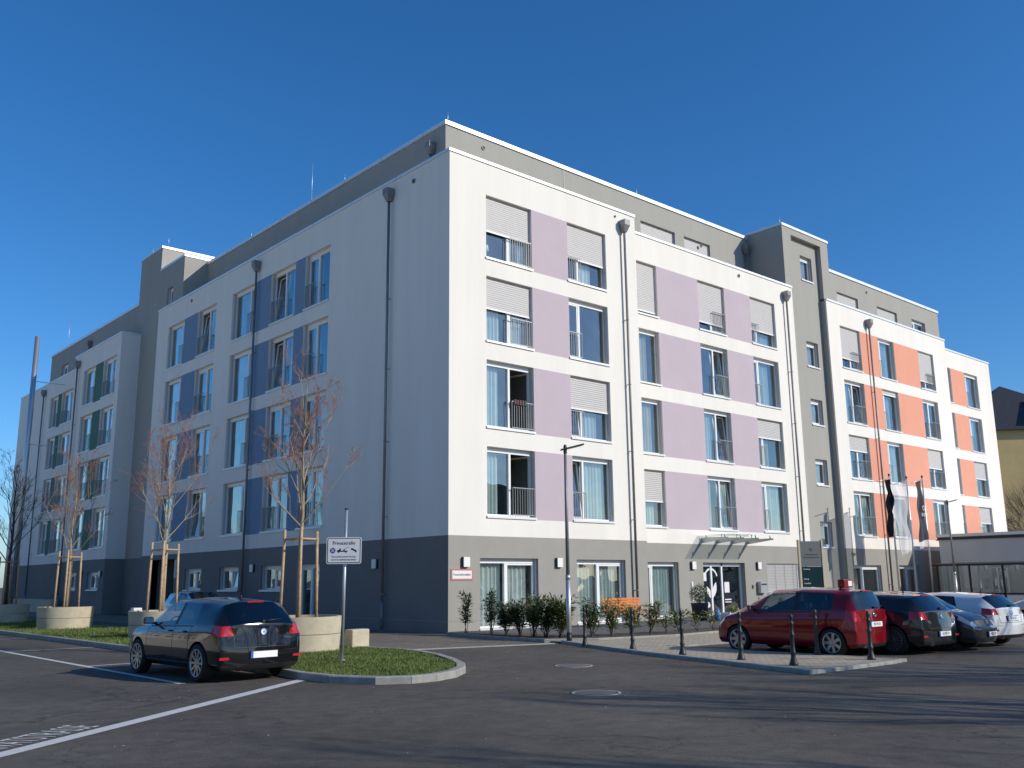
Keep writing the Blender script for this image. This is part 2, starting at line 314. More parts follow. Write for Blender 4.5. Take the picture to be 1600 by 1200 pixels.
# right: pavement tongue with bollards, stalls, plant bed, terrace
kr=[(-.85,-5.85),(-1.18,-6.73),(-2.0,-8.9),(-2.5,-10.4),(-2.95,-12.1),(-3.45,-13.7),(-3.72,-14.8)]
g=MB(); g.poly(kr+[(-.3,-14.75),(-.3,-9.0),(13,-9.6),(13,-5.2),(5.3,-6.35),(2.7,-6.6),(.2,-6.1),(-.8,-5.4)],.05,.05,'pavb'); struct(g,'pavement')
g=MB(); g.poly([(13,-9.6),(60,-12),(60,-3),(34,1.2),(13,1.2),(13,-5.2)],.048,.048,'pavb'); struct(g,'forecourt_paving')
strip(kr,.14,0,.075,'kerb','pavement_kerb')
strip([(-3.72,-14.8),(-2.4,-14.85),(-.9,-14.85),(-.3,-14.8)],.14,0,.06,'kerb','ramp_kerb')
strip([(-.3,-14.8),(-.3,-9.0),(13,-9.6),(60,-12)],.10,0,.056,'kerb','bay_kerb')
g=MB(); bed=[(-.35,-.6),(-.75,-2.7),(-.82,-5.3),(.2,-6.05),(2.74,-6.55),(5.3,-6.3),(12.6,-5.1),(12.4,-4.0),(5,-5.1),(1.5,-4.6),(1.0,-3.6),(.6,-.1),(.0,-.1)]
g.poly(bed,0,.075,'soil'); struct(g,'plant_bed_soil')
g=MB(); g.poly([(.6,-.02),(1.0,-3.6),(1.5,-4.6),(5,-5.1),(12.4,-4.0),(13.6,-5.0),(22.9,-4),(22.9,1.18),(9.6,1.18),(9.6,-.02)],.06,.06,'terr'); struct(g,'terrace_paving')
strip([(-.45,-.5),(-.85,-2.7),(-.95,-5.35),(.2,-6.18),(2.74,-6.7),(5.3,-6.45),(12.6,-5.25)],.07,0,.1,'kerb','bed_edging')
# painted markings
def mark(mb,p): mb.poly(p,.006,.006,'paintw')
g=MB(); A0=V((-15.75,-13.38)); A1=V((-10.12,-9.15)); d=(A1-A0).normalized(); nn=V((-d.y,d.x)); A0=A0-d*6
def band(mb,a,b,wd,m='paintw'):
    a=V(a);b=V(b);d=(b-a).normalized();q=V((-d.y,d.x))*wd/2; mb.poly([tuple(a-q),tuple(b-q),tuple(b+q),tuple(a+q)],.006,.006,m)
band(g,A0,A1,.21); struct(g,'stop_line')
g=MB(); band(g,(-11.85,30),(-11.83,-8.25),.12); struct(g,'bay_edge_line')
for i,y in enumerate((14.4,8.9,2.6,-3.45)):
    g=MB(); band(g,(-11.77,y),(-9.68,y+.0),.11); struct(g,'bay_dividing_line')
# lettering along the line
X=V((d.x,d.y,0)); Z=V((-d.y,d.x,0)); e=empty('road_lettering',(0,0,0)); e['kind']='structure'
bp_=V((-14.42,-12.10,0)); 
t=text('PRIVATSTRASSE',.62,'paintw',e,bp_+Z*.16+V((0,0,.007))-X*.0,X,Z,name='painted_letters',align='RIGHT',sx=.42,ext=0)

# manholes
for i,(p,r,lab) in enumerate([((-5.2,-10.65),.30,'round iron manhole cover further from the camera, in line with the first bollards'),((-8.1,-14.0),.30,'round iron manhole cover nearer to the camera in the open road')]):
    g=MB(); g.lathe([(r,0),(r,.009)],'manhole',28,O=V((0,0,0))); g.lathe([(r+.07,0),(r+.07,.006),(r+.01,.006),(r+.01,0)],'concd',28,caps=False)
    o=g.build('manhole_cover',loc=(p[0],p[1],0)); tag(o,lab,'manhole cover','manhole covers in the road')

# ------------------------------------------------------------------ main building
BLD=empty('apartment_building',(0,0,0),label='large white five-storey apartment block with lilac, salmon and blue panels and grey base',cat='building')
ZB=3.035; ZC=16.12; D=.24
def facade(name,O,U,N,u0,u1,z0,z1,openings,zones,base='base',main='white',zb=ZB,label=None):
    us=sorted({u0,u1,*[x for o in openings for x in o[:2]],*[x for o in zones for x in o[:2]]}); us=[u for u in us if u0<=u<=u1]
    zs=sorted({z0,z1,*([zb] if z0<zb<z1 else []),*[x for o in openings for x in o[2:4]],*[x for o in zones for x in o[2:4]]}); zs=[z for z in zs if z0<=z<=z1]
    mb=MB(); flip=(U.cross(V((0,0,1)))).dot(N)<0
    def q(*p,m):
        p=list(p); mb.quad(*(p[::-1] if flip else p),m=m)
    P=lambda u,d,z:O+U*u-N*d+V((0,0,z))
    def mt(u,z):
        for a in zones:
            if a[0]<u<a[1] and a[2]<z<a[3]: return a[4]
        return base if z<zb else main
    for i in range(len(us)-1):
        for j in range(len(zs)-1):
            a,b,c,e=us[i],us[i+1],zs[j],zs[j+1]; um,zm=(a+b)/2,(c+e)/2
            if any(o[0]<um<o[1] and o[2]<zm<o[3] for o in openings): continue
            q(P(a,0,c),P(b,0,c),P(b,0,e),P(a,0,e),m=mt(um,zm))
    for o in openings:
        a,b,c,e=o[:4]; m1=base if (c+e)/2<zb else main
        q(P(a,0,c),P(a,0,e),P(a,D+.06,e),P(a,D+.06,c),m=m1); q(P(b,D+.06,c),P(b,D+.06,e),P(b,0,e),P(b,0,c),m=m1)
        q(P(a,0,e),P(b,0,e),P(b,D+.06,e),P(a,D+.06,e),m=m1); q(P(a,D+.06,c),P(b,D+.06,c),P(b,0,c),P(a,0,c),m=m1)
    o=mb.build(name,BLD)
    if label: o['label']=label
    return o
R2=random.Random(11)
def window(O,U,N,a,b,c,e,mull=.5,leaf='hi',sh=0,st='closed',cur=None,rail=True,kind='window',blind=False):
    """opening a..b (along U), c..e in z; mull fraction from a; leaf side of the opening part"""
    X,Y,Z=U,-N,V((0,0,1)); K=dict(X=X,Y=Y,Z=Z,O=O); hand=X.cross(Y).dot(Z)
    mb=MB(); f=.055
    d0,d1=D-.055,D+.03
    # fixed outer frame
    mb.box((a,d0,c),(a+f,d1,e),'frame',**K); mb.box((b-f,d0,c),(b,d1,e),'frame',**K); mb.box((a+f,d0,c),(b-f,d1,c+.07),'frame',**K)
    mb.box((a+f,d0-.003,e-.16),(b-f,d1+.01,e),'frame',**K)
    xm=a+(b-a)*mull
    mb.box((xm-.045,d0-.004,c+.07),(xm+.045,d1+.002,e-.16),'frame',**K)
    # guide rails
    mb.box((a+.002,.08,c),(a+.035,.16,e-.002),'shutter',**K); mb.box((b-.035,.08,c),(b-.002,.16,e-.002),'shutter',**K)
    fo=mb.build(kind,BLD)
    l0,l1=(a+f,xm-.045) if leaf=='lo' else (xm+.045,b-f); p0,p1=(xm+.045,b-f) if leaf=='lo' else (a+f,xm-.045)
    zt=e-.16; zb=c+.07
    g=MB(); g.quad(*[O+X*x+Y*D+Z*z for x,z in ((p0,zb),(p1,zb),(p1,zt),(p0,zt))],m='glass'); g.build('pane',fo)
    s=MB(); g=MB(); fw=.06
    if st!='open' or True:
        # sash with own pivot
        if st=='tilt': piv=O+Z*zb; ang=rad(6); yy=Y*math.cos(0)
        def T(x,y,z):
            if st=='tilt':
                t=(z-zb); return O+X*x+Y*(D-.02+y+t*math.sin(rad(6)))+Z*(zb+t*math.cos(rad(6)))
            if st=='open':
                h=l1 if leaf=='hi' else l0; r=abs(x-h); sg=-1 if leaf=='hi' else 1; an=rad(80)
                return O+X*(h+sg*(r*math.cos(an))+sg*0)+Y*(D+r*math.sin(an)+y)+Z*z
            return O+X*x+Y*(D-.02+y)+Z*z
        def bx(x0,x1,z0,z1):
            cs=[T(x,y,z) for x in (x0,x1) for y in (-.025,.03) for z in (z0,z1)]
            i=len(s.v); s.v+=[tuple(q) for q in cs]
            for q in [(0,1,3,2),(4,6,7,5),(0,4,5,1),(2,3,7,6),(0,2,6,4),(1,5,7,3)]: s.f.append(tuple(i+z for z in q)); s.m.append(s.mi('frame'))
        bx(l0,l0+fw,zb,zt); bx(l1-fw,l1,zb,zt); bx(l0+fw,l1-fw,zb,zb+fw); bx(l0+fw,l1-fw,zt-fw,zt)
        so_=s.build('sash',fo)
        g.quad(T(l0+fw,0,zb+fw),T(l1-fw,0,zb+fw),T(l1-fw,0,zt-fw),T(l0+fw,0,zt-fw),m='glass'); g.build('pane',fo)
    # sill
    s=MB(); s.box((a-.03,-.05,c-.04),(b+.03,D-.06,c-.003),'sill',**K); s.box((a-.03,-.05,c-.075),(b+.03,-.04,c-.041),'sill',**K); s.build('sill',fo)
    # interior
    r=MB(); dd=2.2
    Q=lambda x,y,z:O+X*x+Y*y+Z*z
    a2,b2=a-.25,b+.25; yf=D+.035
    if kind!='stair_window':
        z0=c-.02; r.quad(Q(a,yf,z0),Q(a2,dd,z0),Q(b2,dd,z0),Q(b,yf,z0),m='roomd'); r.quad(Q(a,yf,e+.02),Q(b,yf,e+.02),Q(b2,dd,e+.02),Q(a2,dd,e+.02),m='room')
        r.quad(Q(a,yf,z0),Q(a,yf,e+.02),Q(a2,dd,e+.02),Q(a2,dd,z0),m='room'); r.quad(Q(b,yf,z0),Q(b2,dd,z0),Q(b2,dd,e+.02),Q(b,yf,e+.02),m='room'); r.quad(Q(a2,dd,z0),Q(a2,dd,e+.02),Q(b2,dd,e+.02),Q(b2,dd,z0),m='room')
    else:
        r.box((a,D+.1,c),(b,D+.9,e),'room',**K)
    r.build('room',fo)
    # curtain
    if cur is None:
        cur=[(.06,.45)] if R2.random()<.5 else [(.3,.95)]
        if R2.random()<.3: cur=[(.04,.5),(.6,.96)]
    if cur:
        q=MB(); cm=R2.choice(['curtain']*5+['curtain2','curtain3'])
        for f0,f1 in cur:
            n=int((f1-f0)*(b-a)/.035)+2; ph=R2.uniform(0,6)
            pts=[(a+(b-a)*(f0+(f1-f0)*i/n), D+.16+.035*math.sin(i*1.15+ph+.8*math.sin(i*.31+ph))) for i in range(n+1)]
            for i in range(n):
                q.smooth.add(len(q.f)); q.quad(Q(pts[i][0],pts[i][1],c+.05),Q(pts[i+1][0],pts[i+1][1],c+.05),Q(pts[i+1][0],pts[i+1][1],e-.04),Q(pts[i][0],pts[i][1],e-.04),m=cm)
        q.build('curtain',fo)
    # shutter
    if sh>0:
        s=MB(); z=e-.002; zl=e-(e-c)*sh; sp=.078
        while z-sp>zl:
            zz=z-sp
            s.quad(Q(a+.02,.131,z),Q(a+.02,.126,z-sp*.5),Q(b-.02,.126,z-sp*.5),Q(b-.02,.131,z),m='shutter')
            s.quad(Q(a+.02,.126,z-sp*.5),Q(a+.02,.132,zz+.008),Q(b-.02,.132,zz+.008),Q(b-.02,.126,z-sp*.5),m='shutter')
            s.quad(Q(a+.02,.132,zz+.008),Q(a+.02,.142,zz),Q(b-.02,.142,zz),Q(b-.02,.132,zz+.008),m='shutter')
            z=zz
        s.box((a+.02,.118,z-.06),(b-.02,.145,z),'frame',**K)
        s.build('roller_shutter',fo)
    # french balcony railing
    if rail:
        s=MB(); x0,x1=(a+.02,xm) if leaf=='lo' else (xm,b-.02); h=1.0; y=.03
        s.box((x0,y-.012,c+h-.03),(x1,y+.022,c+h),'rail',**K); s.box((x0,y-.005,c+.06),(x1,y+.015,c+.085),'rail',**K)
        n=max(3,int((x1-x0)/.105))
        for i in range(n+1):
            x=x0+(x1-x0-.014)*i/n; s.box((x,y-.004,c+.085),(x+.014,y+.012,c+h-.03),'rail',**K)
        s.build('railing',fo)
    return fo
RX=V((1,0,0)); RN=V((0,-1,0)); LY=V((0,1,0)); LN=V((-1,0,0))
T5=14.943; HB=2.30; PIT=2.9797
def rowz(r): t=T5-(5-r)*PIT; return t-HB,t
class Face:
    def __init__(s,O,U,N): s.O,s.U,s.N=O,U,N; s.op=[]; s.w=[]; s.z=[]
    def win(s,a,b,c,e,**k): s.op.append((a,b,c,e)); s.w.append((a,b,c,e,k))
    def row(s,a,b,r,**k): c,e=rowz(r); s.win(a,b,c,e,**k)
    def hole(s,a,b,c,e): s.op.append((a,b,c,e))
    def zone(s,a,b,c,e,m): s.z.append((a,b,c,e,m))
    def panels(s,a,b,m,rows=(2,3,4,5)):
        for r in rows: c,e=rowz(r); s.zone(a,b,c-.075,e,m)
    def make(s,name,u0,u1,z0,z1,**k):
        facade(name,s.O,s.U,s.N,u0,u1,z0,z1,s.op,s.z,**k)
        for a,b,c,e,kk in s.w: window(s.O,s.U,s.N,a,b,c,e,**kk)
hi,lo='hi','lo'
# --- right wing, corner block
F=Face(V((0,0,0)),RX,RN); a,b=1.61,3.78; c_,d_=5.62,7.75
F.row(a,b,5,mull=.53,leaf=hi,sh=.56,cur=[(.8,.97)]); F.row(c_,d_,5,mull=.33,leaf=lo,sh=.60,cur=[(.40,.75)])
F.row(a,b,4,mull=.53,leaf=hi,sh=.50,cur=[(.10,.42),(.6,.9)]); F.row(c_,d_,4,mull=.33,leaf=lo,cur=[(.04,.2)])
F.row(a,b,3,mull=.53,leaf=hi,st='open',cur=[(.05,.38)]); F.row(c_,d_,3,mull=.33,leaf=lo,sh=.52,st='tilt',cur=[(.36,.8)])
F.row(a,b,2,mull=.53,leaf=hi,st='open',cur=[(.05,.37)]); F.row(c_,d_,2,mull=.33,leaf=lo,st='tilt',cur=[(.36,.93)])
F.panels(b,c_,'lilac')
F.win(1.29,3.86,.10,2.33,mull=.48,leaf=hi,cur=[(.03,.45),(.52,.92)],rail=False,kind='terrace_door'); F.win(5.72,8.28,.10,2.31,mull=.48,leaf=hi,cur=[(.03,.45),(.52,.92)],rail=False,kind='terrace_door')
F.make('front_wall',0,9.54,0,ZC)
# --- right wing, middle block
F=Face(V((0,1.2,0)),RX,RN); c1=(10.15,12.26); c2=(15.13,17.13); c3=(19.2,21.3)
F.row(*c1,5,mull=.4,leaf=lo,sh=.93,cur=[]); F.row(*c1,4,mull=.33,leaf=lo,cur=[(.35,.8)]); F.row(*c1,3,mull=.33,leaf=lo,cur=[(.35,.85)]); F.row(*c1,2,mull=.4,leaf=lo,sh=.56,cur=[(.55,.85)])
F.row(*c2,5,mull=.55,leaf=hi,sh=.82,cur=[]); F.row(*c2,4,mull=.55,leaf=hi,st='tilt',cur=[(.88,.96)]); F.row(*c2,3,mull=.53,leaf=hi,st='tilt',cur=[(.05,.5)]); F.row(*c2,2,mull=.53,leaf=hi,st='tilt',cur=[(.04,.35),(.6,.9)])
F.row(*c3,5,mull=.3,leaf=lo,sh=.68,cur=[(.35,.9)]); F.row(*c3,4,mull=.28,leaf=lo,cur=[(.32,.8)]); F.row(*c3,3,mull=.28,leaf=lo,sh=.40,cur=[(.4,.6)]); F.row(*c3,2,mull=.28,leaf=lo,cur=[(.3,.9)])
F.panels(c1[1],c2[0],'lilac'); F.panels(c2[1],c3[0],'lilac')
F.win(10.6,12.87,.10,2.28,mull=.33,leaf=lo,cur=[(.36,.92)],rail=False,kind='terrace_door')
F.hole(14.50,17.50,.06,2.27); F.hole(19.21,21.80,.94,2.24)
F.make('front_wall',9.54,23.02,0,ZC)
# --- right wing, salmon blocks
F=Face(V((0,1.2,0)),RX,RN); w1=(27.5,29.6); w2=(31.6,33.45); w3=(36.45,38.45)
F.row(*w1,5,mull=.55,leaf=hi,sh=.78,cur=[]); F.row(*w1,4,mull=.5,leaf=hi,st='tilt',cur=[(.05,.45)]); F.row(*w1,3,mull=.5,leaf=hi,sh=.37,cur=[(.05,.35)]); F.row(*w1,2,mull=.45,leaf=hi,st='tilt',cur=[(.05,.3),(.6,.9)])
F.row(*w2,5,mull=.25,leaf=lo,cur=[(.3,.85)]); F.row(*w2,4,mull=.25,leaf=lo,sh=.12,cur=[(.5,.75)]); F.row(*w2,3,mull=.25,leaf=lo,cur=[(.3,.85)]); F.row(*w2,2,mull=.25,leaf=lo,cur=[(.4,.9)])
F.row(*w3,5,mull=.5,leaf=hi,sh=.80,cur=[]); F.row(*w3,4,mull=.5,leaf=hi,cur=[(.05,.4)]); F.row(*w3,3,mull=.5,leaf=hi,sh=.5,cur=[(.05,.35)]); F.row(*w3,2,mull=.5,leaf=hi,cur=[(.05,.4)])
F.panels(w1[1],w2[0],'orange'); F.panels(w2[1],w3[0],'orange')
F.win(26.9,29.7,.10,2.2,mull=.4,leaf=hi,cur=[(.05,.35)],rail=False,kind='terrace_door'); F.win(31.7,33.9,.10,2.2,mull=.5,leaf=hi,cur=[(.5,.9)],rail=False,kind='terrace_door')
F.make('front_wall',26.3,40.28,0,ZC)
F=Face(V((0,2.2,0)),RX,RN); w1=(40.95,43.05); w2=(45.15,47.15)
for r,s1,s2 in ((5,0,.08),(4,0,0),(3,0,.5),(2,.45,.45)):
    F.row(*w1,r,mull=.4,leaf=lo,sh=s1,cur=[(.1,.4)]); F.row(*w2,r,mull=.28,leaf=lo,sh=s2,cur=[(.32,.7)])
F.panels(w1[1],w2[0],'orange'); F.make('front_wall',40.28,49.3,0,ZC)
# --- stair tower right
TZ=19.5
F=Face(V((0,1.56,0)),RX,RN)
for c,e in ((17.05,18.38),(12.35,13.68),(9.3,10.62),(6.2,7.5),(3.1,4.35)): F.win(24.62,25.74,c,e,mull=.12,leaf=hi,cur=[],rail=False,kind='stair_window')
F.make('stair_tower_wall',23.45,26.3,0,TZ-.35,main='tower')
mb=MB(); mb.box((22.65,1.3,0),(23.45,6,TZ),'tower'); mb.box((26.3,1.3,0),(27.05,6,TZ),'tower'); mb.box((23.45,1.3,TZ-.35),(26.3,6,TZ),'tower'); mb.build('stair_tower_frame',BLD)
# --- left wing
F=Face(V((0,0,0)),LY,LN); A=(7.82,9.80); B=(10.62,12.80); C=(14.42,16.65); Dd=(18.42,20.55); E=(22.2,24.35)
for r in (5,4,3,2):
    F.row(*A,r,mull=.57,leaf=hi,cur=[(.6,.9)] if r>3 else [(.1,.5)]); F.row(*B,r,mull=.52,leaf=hi,st='tilt' if r>3 else 'closed',cur=[(.05,.4)] if r>3 else [])
    F.row(*C,r,mull=.30,leaf=lo,st='tilt' if r in(5,3) else 'closed',cur=[(.35,.9)]); F.row(*Dd,r,mull=.5,leaf=hi,st='tilt' if r in(5,2) else 'closed',cur=[(.05,.42)]); F.row(*E,r,mull=.30,leaf=lo,cur=[(.4,.92)])
F.panels(A[1],B[0],'blue'); F.panels(B[1],C[0],'blue'); F.panels(Dd[1],E[0],'blue')
F.win(7.9,9.6,.10,2.30,mull=.5,leaf=hi,cur=[],rail=False,kind='terrace_door')
for q in ((10.72,12.62),(14.68,16.58),(18.48,20.35)): F.win(*q,1.34,2.30,mull=.5,leaf=hi if q[0]>18 else lo,st='tilt' if 14<q[0]<15 else 'closed',cur=[(.05,.45)] if q[0]>18 else [],rail=False)
F.hole(21.6,24.4,0,2.8)
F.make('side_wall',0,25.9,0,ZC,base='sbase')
# entrance recess
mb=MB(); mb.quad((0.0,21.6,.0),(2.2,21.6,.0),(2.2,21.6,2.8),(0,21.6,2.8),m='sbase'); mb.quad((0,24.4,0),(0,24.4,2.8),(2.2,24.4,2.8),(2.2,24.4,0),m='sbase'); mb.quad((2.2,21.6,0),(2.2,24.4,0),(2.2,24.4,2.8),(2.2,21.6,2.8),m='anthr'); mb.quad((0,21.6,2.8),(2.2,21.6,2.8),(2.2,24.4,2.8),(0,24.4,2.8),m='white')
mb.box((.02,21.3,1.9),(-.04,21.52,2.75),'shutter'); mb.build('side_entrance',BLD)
F=Face(V((1.1,0,0)),LY,LN); F.win(26.9,27.75,16.95,18.15,mull=.2,leaf=hi,cur=[],rail=False,kind='stair_window')
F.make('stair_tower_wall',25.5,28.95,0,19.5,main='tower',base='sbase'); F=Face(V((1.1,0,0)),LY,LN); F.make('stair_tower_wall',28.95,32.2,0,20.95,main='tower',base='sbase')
mb=MB(); mb.quad((1.1,28.95,19.4),(6,28.95,19.4),(6,28.95,20.95),(1.1,28.95,20.95),m='tower'); mb.quad((1.1,25.5,15.8),(6,25.5,15.8),(6,25.5,19.5),(1.1,25.5,19.5),m='tower')
mb.quad((1.1,25.5,19.5),(6,25.5,19.5),(6,28.95,19.5),(1.1,28.95,19.5),m='tower'); mb.quad((1.1,28.95,20.95),(6,28.95,20.95),(6,32.2,20.95),(1.1,32.2,20.95),m='tower'); mb.quad((1.1,32.2,0),(1.1,32.2,20.95),(6,32.2,20.95),(6,32.2,0),m='tower'); mb.build('stair_tower_side',BLD)
F=Face(V((0,0,0)),LY,LN); a_,b_=(32.05,34.3),(35.7,38.0)
for r in (5,4,3,2): F.row(*a_,r,mull=.5,leaf=hi,cur=[(.05,.3)]); F.row(*b_,r,mull=.38,leaf=lo,cur=[(.4,.9)])
F.panels(a_[1],b_[0],'green'); F.win(32.3,34.25,1.35,2.33,mull=.5,cur=[],rail=False); F.win(36.2,38.0,1.35,2.33,mull=.5,cur=[],rail=False)
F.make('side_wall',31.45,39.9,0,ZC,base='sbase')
F=Face(V((1.1,0,0)),LY,LN); a_,b_=(43.5,46.15),(47.0,48.9)
for r in (5,4,3,2): F.row(*a_,r,mull=.5,leaf=hi,cur=[(.2,.4)]); F.row(*b_,r,mull=.5,leaf=lo,cur=[(.5,.9)])
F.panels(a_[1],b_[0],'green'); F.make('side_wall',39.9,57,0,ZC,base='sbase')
# return walls (no openings)
def ret(p,q,z0,z1,m='white',b='base',zb=ZB,name='return_wall'):
    mb=MB(); p=V((*p,0)); q=V((*q,0)); Z=V((0,0,1))
    if z0<zb: mb.quad(p+Z*z0,q+Z*z0,q+Z*zb,p+Z*zb,m=b); mb.quad(p+Z*zb,q+Z*zb,q+Z*z1,p+Z*z1,m=m)
    else: mb.quad(p+Z*z0,q+Z*z0,q+Z*z1,p+Z*z1,m=m)
    mb.build(name,BLD)
ret((9.54,0),(9.54,1.2),0,ZC); ret((23.02,1.2),(23.02,1.29),0,ZC); ret((26.3,1.29),(26.3,1.2),0,ZC); ret((40.28,1.2),(40.28,2.2),0,ZC); ret((49.3,2.2),(49.3,14),0,ZC); ret((49.3,14),(14,14),0,ZC); ret((14,14),(14,57),0,ZC); ret((14,57),(1.1,57),0,ZC)
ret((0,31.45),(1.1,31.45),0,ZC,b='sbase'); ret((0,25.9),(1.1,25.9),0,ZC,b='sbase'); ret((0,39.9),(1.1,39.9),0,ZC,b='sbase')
mb=MB()
foot=[(.1,.1),(9.5,.1),(9.5,1.3),(23,1.3),(23,2.3),(49.2,2.3),(49.2,13.9),(13.9,13.9),(13.9,56.9),(1.2,56.9),(1.2,39.8),(.1,39.8),(.1,31.5),(1.2,31.5),(1.2,25.8),(.1,25.8)]
mb.poly(foot,15.75,15.75,'concd'); mb.build('flat_roof',BLD)
# penthouse storey
PHZ=19.4
F=Face(V((0,3.45,0)),RX,RN); PT=18.2
for (a,b) in ((14.0,16.55),(17.25,19.35),(31.6,34.05),(36.4,38.95)): F.win(a,b,16.0,PT,mull=.5,sh=1,cur=[],rail=False)
F.win(40.95,42.85,16.9,PT,mull=.35,leaf=lo,cur=[],rail=False); F.make('penthouse_wall',2.45,44.9,15.7,PHZ-.1,main='tower')
F=Face(V((2.45,0,0)),LY,LN); F.win(50.1,51.75,16.6,PT-.1,mull=.5,cur=[],rail=False); F.make('penthouse_wall',3.45,54.6,15.7,PHZ-.1,main='tower')
ret((44.9,3.45),(44.9,12),15.7,PHZ-.1,'tower'); ret((44.9,12),(12,12),15.7,PHZ-.1,'tower'); ret((12,12),(12,54.6),15.7,PHZ-.1,'tower'); ret((12,54.6),(2.45,54.6),15.7,PHZ-.1,'tower')
mb=MB(); mb.poly([(2.5,3.5),(44.8,3.5),(44.8,11.9),(11.9,11.9),(11.9,54.5),(2.5,54.5)],19.2,19.2,'concd'); mb.build('penthouse_roof',BLD)
# expansion joint on penthouse, copings
def coping(pts,z,h=.1,ov=.045,wd=.42,closed=False):
    """pts run with the outside on the right hand side"""
    mb=MB(); P=[V(p) for p in pts]; n=len(P)
    def off(i,dist):
        p=P[i]; ds=[]
        if i>0: ds.append((P[i]-P[i-1]).normalized())
        if i<n-1: ds.append((P[i+1]-P[i]).normalized())
        ns=[V((d.y,-d.x)) for d in ds]
        if len(ns)==1: return p+ns[0]*dist
        k=(ns[0]+ns[1]); return p+k*dist/(1+ns[0].dot(ns[1]))
    for i in range(n-1):
        a,b,c,d=off(i,ov),off(i+1,ov),off(i+1,-wd),off(i,-wd)
        mb.quad((*a,z),(*b,z),(*b,z+h),(*a,z+h),m='coping'); mb.quad((*a,z+h),(*b,z+h),(*c,z+h-.02),(*d,z+h-.02),m='coping'); mb.quad((*d,z),(*a,z),(*a,z+h),(*d,z+h-.02),m='coping'); mb.quad((*b,z),(*c,z),(*c,z+h-.02),(*b,z+h),m='coping'); mb.quad((*c,z-.4),(*d,z-.4),(*d,z+h-.02),(*c,z+h-.02),m='coping')
        mb.quad((*a,z),(*d,z),(*c,z),(*b,z),m='coping')
        ln=(b-a).length; q_=1.7
        while q_<ln-.3:
            pa=a.lerp(b,q_/ln); pb=a.lerp(b,(q_+.022)/ln); nn_=(a-d).normalized()*.003; mb.quad((*(pa+nn_),z+.002),(*(pb+nn_),z+.002),(*(pb+nn_),z+h-.002),(*(pa+nn_),z+h-.002),m='rail'); q_+=3.0
    return mb.build('coping',BLD)
coping([(0,25.9),(0,0),(9.54,0)],ZC); coping([(9.545,1.2),(23.02,1.2)],ZC); coping([(26.3,1.2),(40.28,1.2)],ZC); coping([(40.29,2.2),(49.3,2.2),(49.3,14)],ZC)
coping([(0,39.9),(0,31.45),(1.1,31.45)],ZC); coping([(1.1,57),(1.1,39.93)],ZC)
coping([(2.45,54.6),(2.45,3.45),(44.9,3.45),(44.9,12)],PHZ-.13,h=.17,ov=.06)
coping([(22.65,6),(22.65,1.3),(27.05,1.3),(27.05,6)],TZ,h=.13); coping([(1.1,28.93),(1.1,25.5),(6,25.5)],19.5,h=.13); coping([(6,32.2),(1.1,32.2),(1.1,28.95),(6,28.95)][0:4],20.95,h=.13)
mb=MB(); mb.box((8.94,3.43,16),(8.96,3.452,19.3),'rail'); mb.build('expansion_joint',BLD)
# penthouse glazing strip/vents/rods
def vent(O,N,r=.09):
    mb=MB(); mb.lathe([(r,0),(r,.035),(r*.7,.04),(r*.65,0)],'zinc',12,O=V(O),A=V(N),caps=False); mb.lathe([(r*.66,.002),(r*.66,.006)],'dark',12,O=V(O),A=V(N)); mb.build('overflow_spout',BLD)
for p in ((4.37,3.45,18.85),(18.6,3.45,18.0),(35.2,3.45,18.85)): vent(p,(0,-1,0))
for p in ((18.4,1.2,15.8),): vent(p,(0,-1,0))
vent((8.35,0,15.86),(0,-1,0),.05)
for p in ((0,2.09,15.7),(0,21.45,15.75)): vent(p,(-1,0,0))
vent((2.45,26.4,18.3),(-1,0,0))
for p,h in (((2.6,3.5,19.4),.45),((2.6,11.2,19.4),.45),((2.6,14.2,19.4),2.1),((2.6,20.5,19.4),.45),((14,3.6,19.4),.45),((23,1.6,19.6),.5),((1.3,31,21),.6),((1.3,28.6,21),.6),((2.6,36,19.4),.5),((2.6,51.2,19.4),2.2),((6,25.6,20),.4)):
    mb=MB(); mb.tube([p,V(p)+V((0,0,h))],.012,'steel',6); mb.build('lightning_rod',BLD)
mb=MB(); mb.lathe([(.35,0),(.35,.35),(.55,.42),(.55,.7),(.25,.8)],'steel',16,O=V((4.2,16.8,19.3))); mb.build('roof_ventilator',BLD)
# downpipes
def downpipe(p,N,ztop,zbot=.05):
    N=V(N); T=V((-N.y,N.x,0)); p=V(p); mb=MB(); c=p+N*.15
    K=dict(X=T,Y=N,O=p)
    z=ztop-.05; w0,w1=.155,.10
    top=[(-w0,.02),(w0,.02),(w0,.34),(-w0,.34)]; mid=top; bot=[(-w1*.7,.08),(w1*.7,.08),(w1*.7,.22),(-w1*.7,.22)]
    def ring(r,zz): return [p+T*a+N*b+V((0,0,zz)) for a,b in r]
    r0,r1,r2=ring(top,z),ring(top,z-.22),ring(bot,z-.5)
    for A_,B_ in ((r0,r1),(r1,r2)):
        for i in range(4): mb.quad(A_[i],B_[i],B_[(i+1)%4],A_[(i+1)%4],m='zinc')
    mb.quad(*r0,m='zinc')
    mb.tube([c+V((0,0,z-.5)),c+V((0,0,zbot+.9))],.05,'zinc',10); mb.tube([c+V((0,0,zbot+.9)),c+V((0,0,zbot))],.058,'zinc',10)
    for k in range(int((z-1)/2.6)): 
        zz=1.2+k*2.6
        if zz<zbot: continue
        mb.lathe([(.062,-.02),(.062,.02)],'rail',10,O=c+V((0,0,zz))); mb.box((-.012,0,zz-.012),(.012,.12,zz+.012),'rail',**K)
    mb.build('downpipe',BLD)
downpipe((8.72,0,0),(0,-1,0),15.78); downpipe((22.2,1.2,0),(0,-1,0),15.78); downpipe((30.45,1.2,0),(0,-1,0),15.78)
